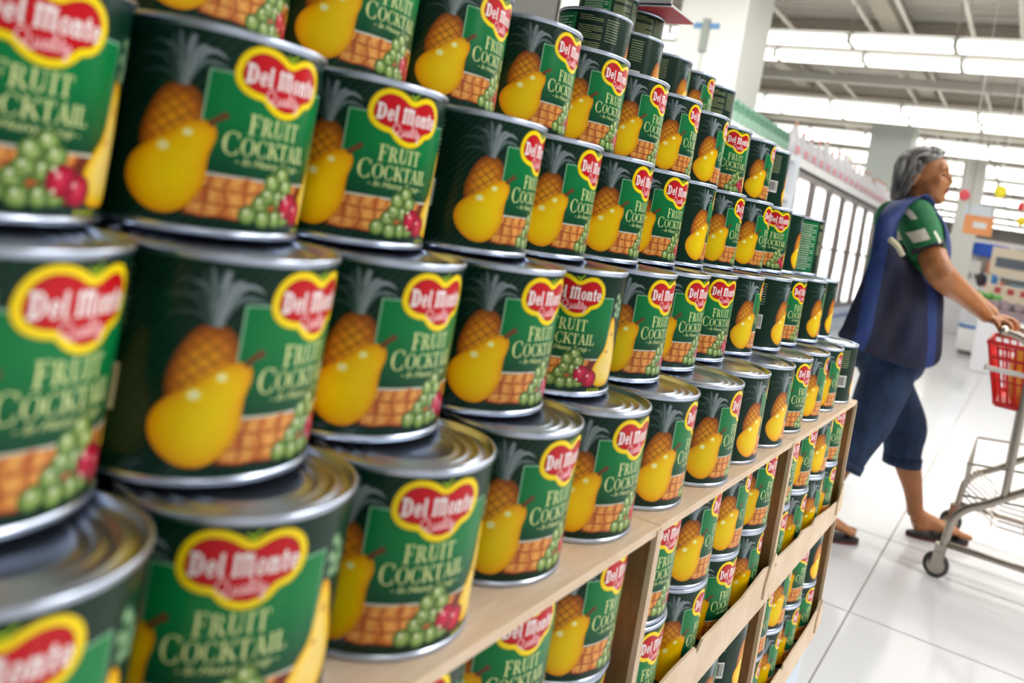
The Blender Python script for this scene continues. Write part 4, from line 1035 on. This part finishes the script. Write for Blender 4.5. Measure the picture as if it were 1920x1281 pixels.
# two lighter woven bands, printed straight down the cloth
nt = NAVY.node_tree; bs = nt.nodes['Principled BSDF']; src = bs.inputs['Base Color'].links[0].from_socket
tc = nt.nodes.new('ShaderNodeTexCoord'); sp = nt.nodes.new('ShaderNodeSeparateXYZ'); nt.links.new(tc.outputs['Object'], sp.inputs[0])
def nmath(op, a_, b_):
    n_ = nt.nodes.new('ShaderNodeMath'); n_.operation = op
    for k, q in enumerate((a_, b_)):
        if q is None: continue
        if isinstance(q, (int, float)): n_.inputs[k].default_value = q
        else: nt.links.new(q, n_.inputs[k])
    return n_.outputs[0]
for pa, pb, hw in (((1664,446), (1622,640), .024), ((1757,530), (1760,694), .019)):
    A_, B_ = W(*pa, .29)-OB, W(*pb, .29)-OB; sl = (B_.x-A_.x)/(B_.z-A_.z)
    dist = nmath('ABSOLUTE', nmath('SUBTRACT', sp.outputs[0], nmath('ADD', nmath('MULTIPLY', nmath('SUBTRACT', sp.outputs[2], A_.z), sl), A_.x)), None)
    mx = nt.nodes.new('ShaderNodeMix'); mx.data_type = 'RGBA'
    nt.links.new(nmath('LESS_THAN', dist, hw), mx.inputs[0]); nt.links.new(src, mx.inputs[6]); mx.inputs[7].default_value = rgb(24, 52, 112); src = mx.outputs[2]
nt.links.new(src, bs.inputs['Base Color'])
for rg in rings:
    c = bm.verts.new((cF-OB.x, sum(v.co.y for v in rg[0])/N, cZ-OB.z)); seq = rg+[edge]
    for k in range(N): bm.faces.new((c, rg[0][k], rg[0][(k+1)%N]))
    for a, b in zip(seq, seq[1:]):
        for k in range(N): bm.faces.new((a[k], a[(k+1)%N], b[(k+1)%N], b[k]))
finish('bag_body', bm, [NAVY], tb, True)
from mathutils.bvhtree import BVHTree
sv = BVHTree.FromPolygons([v.co for v in shirt.data.vertices], [tuple(p.vertices) for p in shirt.data.polygons])
for k_, (back, over, front, sw) in enumerate((([W(1648,490,.226), W(1655,446,.226), W(1664,412,.215)], [(-.205,.150,1.265), (-.155,.115,1.30), (-.10,.105,1.27)], [(-.035,.115,1.20), (-.015,.14,1.10), (-.035,.165,.985)], .031),
                                              ([W(1668,482,.214), W(1671,444,.205), W(1676,412,.190)], [(-.165,.135,1.28), (-.135,.100,1.30), (-.085,.090,1.26)], [(-.030,.10,1.18), (-.010,.125,1.08), (-.035,.165,.985)], .018))):
    P = [Vector(p) for p in back]+[V(*p) for p in over]+[V(*p) for p in front]
    P = smooth_path(P, 6); Q = []
    for i, p in enumerate(P):
        h_, n_, _, d_ = sv.find_nearest(p)
        n_ = n_ if n_.dot(h_-Vector((-.10, 0, h_.z))) > -.01 or n_.z > 0 else -n_
        f_ = min(1, max(0, (i-12)/7)); inside_ = (p-h_).dot(n_) < .002
        if 18 <= i <= 36 or inside_: p = h_+n_*.0015          # pressed against the cloth
        n_ = (Vector((-.25, -1, .1)).normalized()*(1-f_)+n_*f_).normalized()      # hangs flat against her side, then lies over the shoulder
        Q.append((p, n_))
    for _ in range(2): Q = [Q[0]]+[((Q[i-1][0]+Q[i][0]*2+Q[i+1][0])/4, (Q[i-1][1]+Q[i][1]+Q[i+1][1]).normalized()) for i in range(1, len(Q)-1)]+[Q[-1]]
    bm = bmesh.new(); pv = None
    for i, (p, n_) in enumerate(Q):
        t_ = (Q[min(i+1, len(Q)-1)][0]-Q[max(i-1, 0)][0]).normalized(); c_ = t_.cross(n_).normalized()
        cu = []
        for sg, lf in ((-1,0),(0,0),(1,0),(1,.004),(0,.004),(-1,.004)):
            q = p+c_*sw*sg
            h_, m_, _, d_ = sv.find_nearest(q)
            if (q-h_).dot(m_) < .001 and d_ < .03: q = h_+m_*.0012
            cu.append(bm.verts.new(q+n_*lf-OB))
        if pv:
            for k in range(6): bm.faces.new((pv[k], pv[(k+1)%6], cu[(k+1)%6], cu[k]))
        else: bm.faces.new(cu)
        pv = cu
    bm.faces.new(pv[::-1]); finish('strap', bm, NAVL, tb, True)
bm = bmesh.new(); P = smooth_path([W(1668,448,.30), W(1683,462,.30), W(1692,478,.29)], 4); tube(bm, [p-OB for p in P], [.010]*len(P), 8); finish('khaki_toggle', bm, mat('khaki', rgb(196, 188, 160), .7), tb, True)
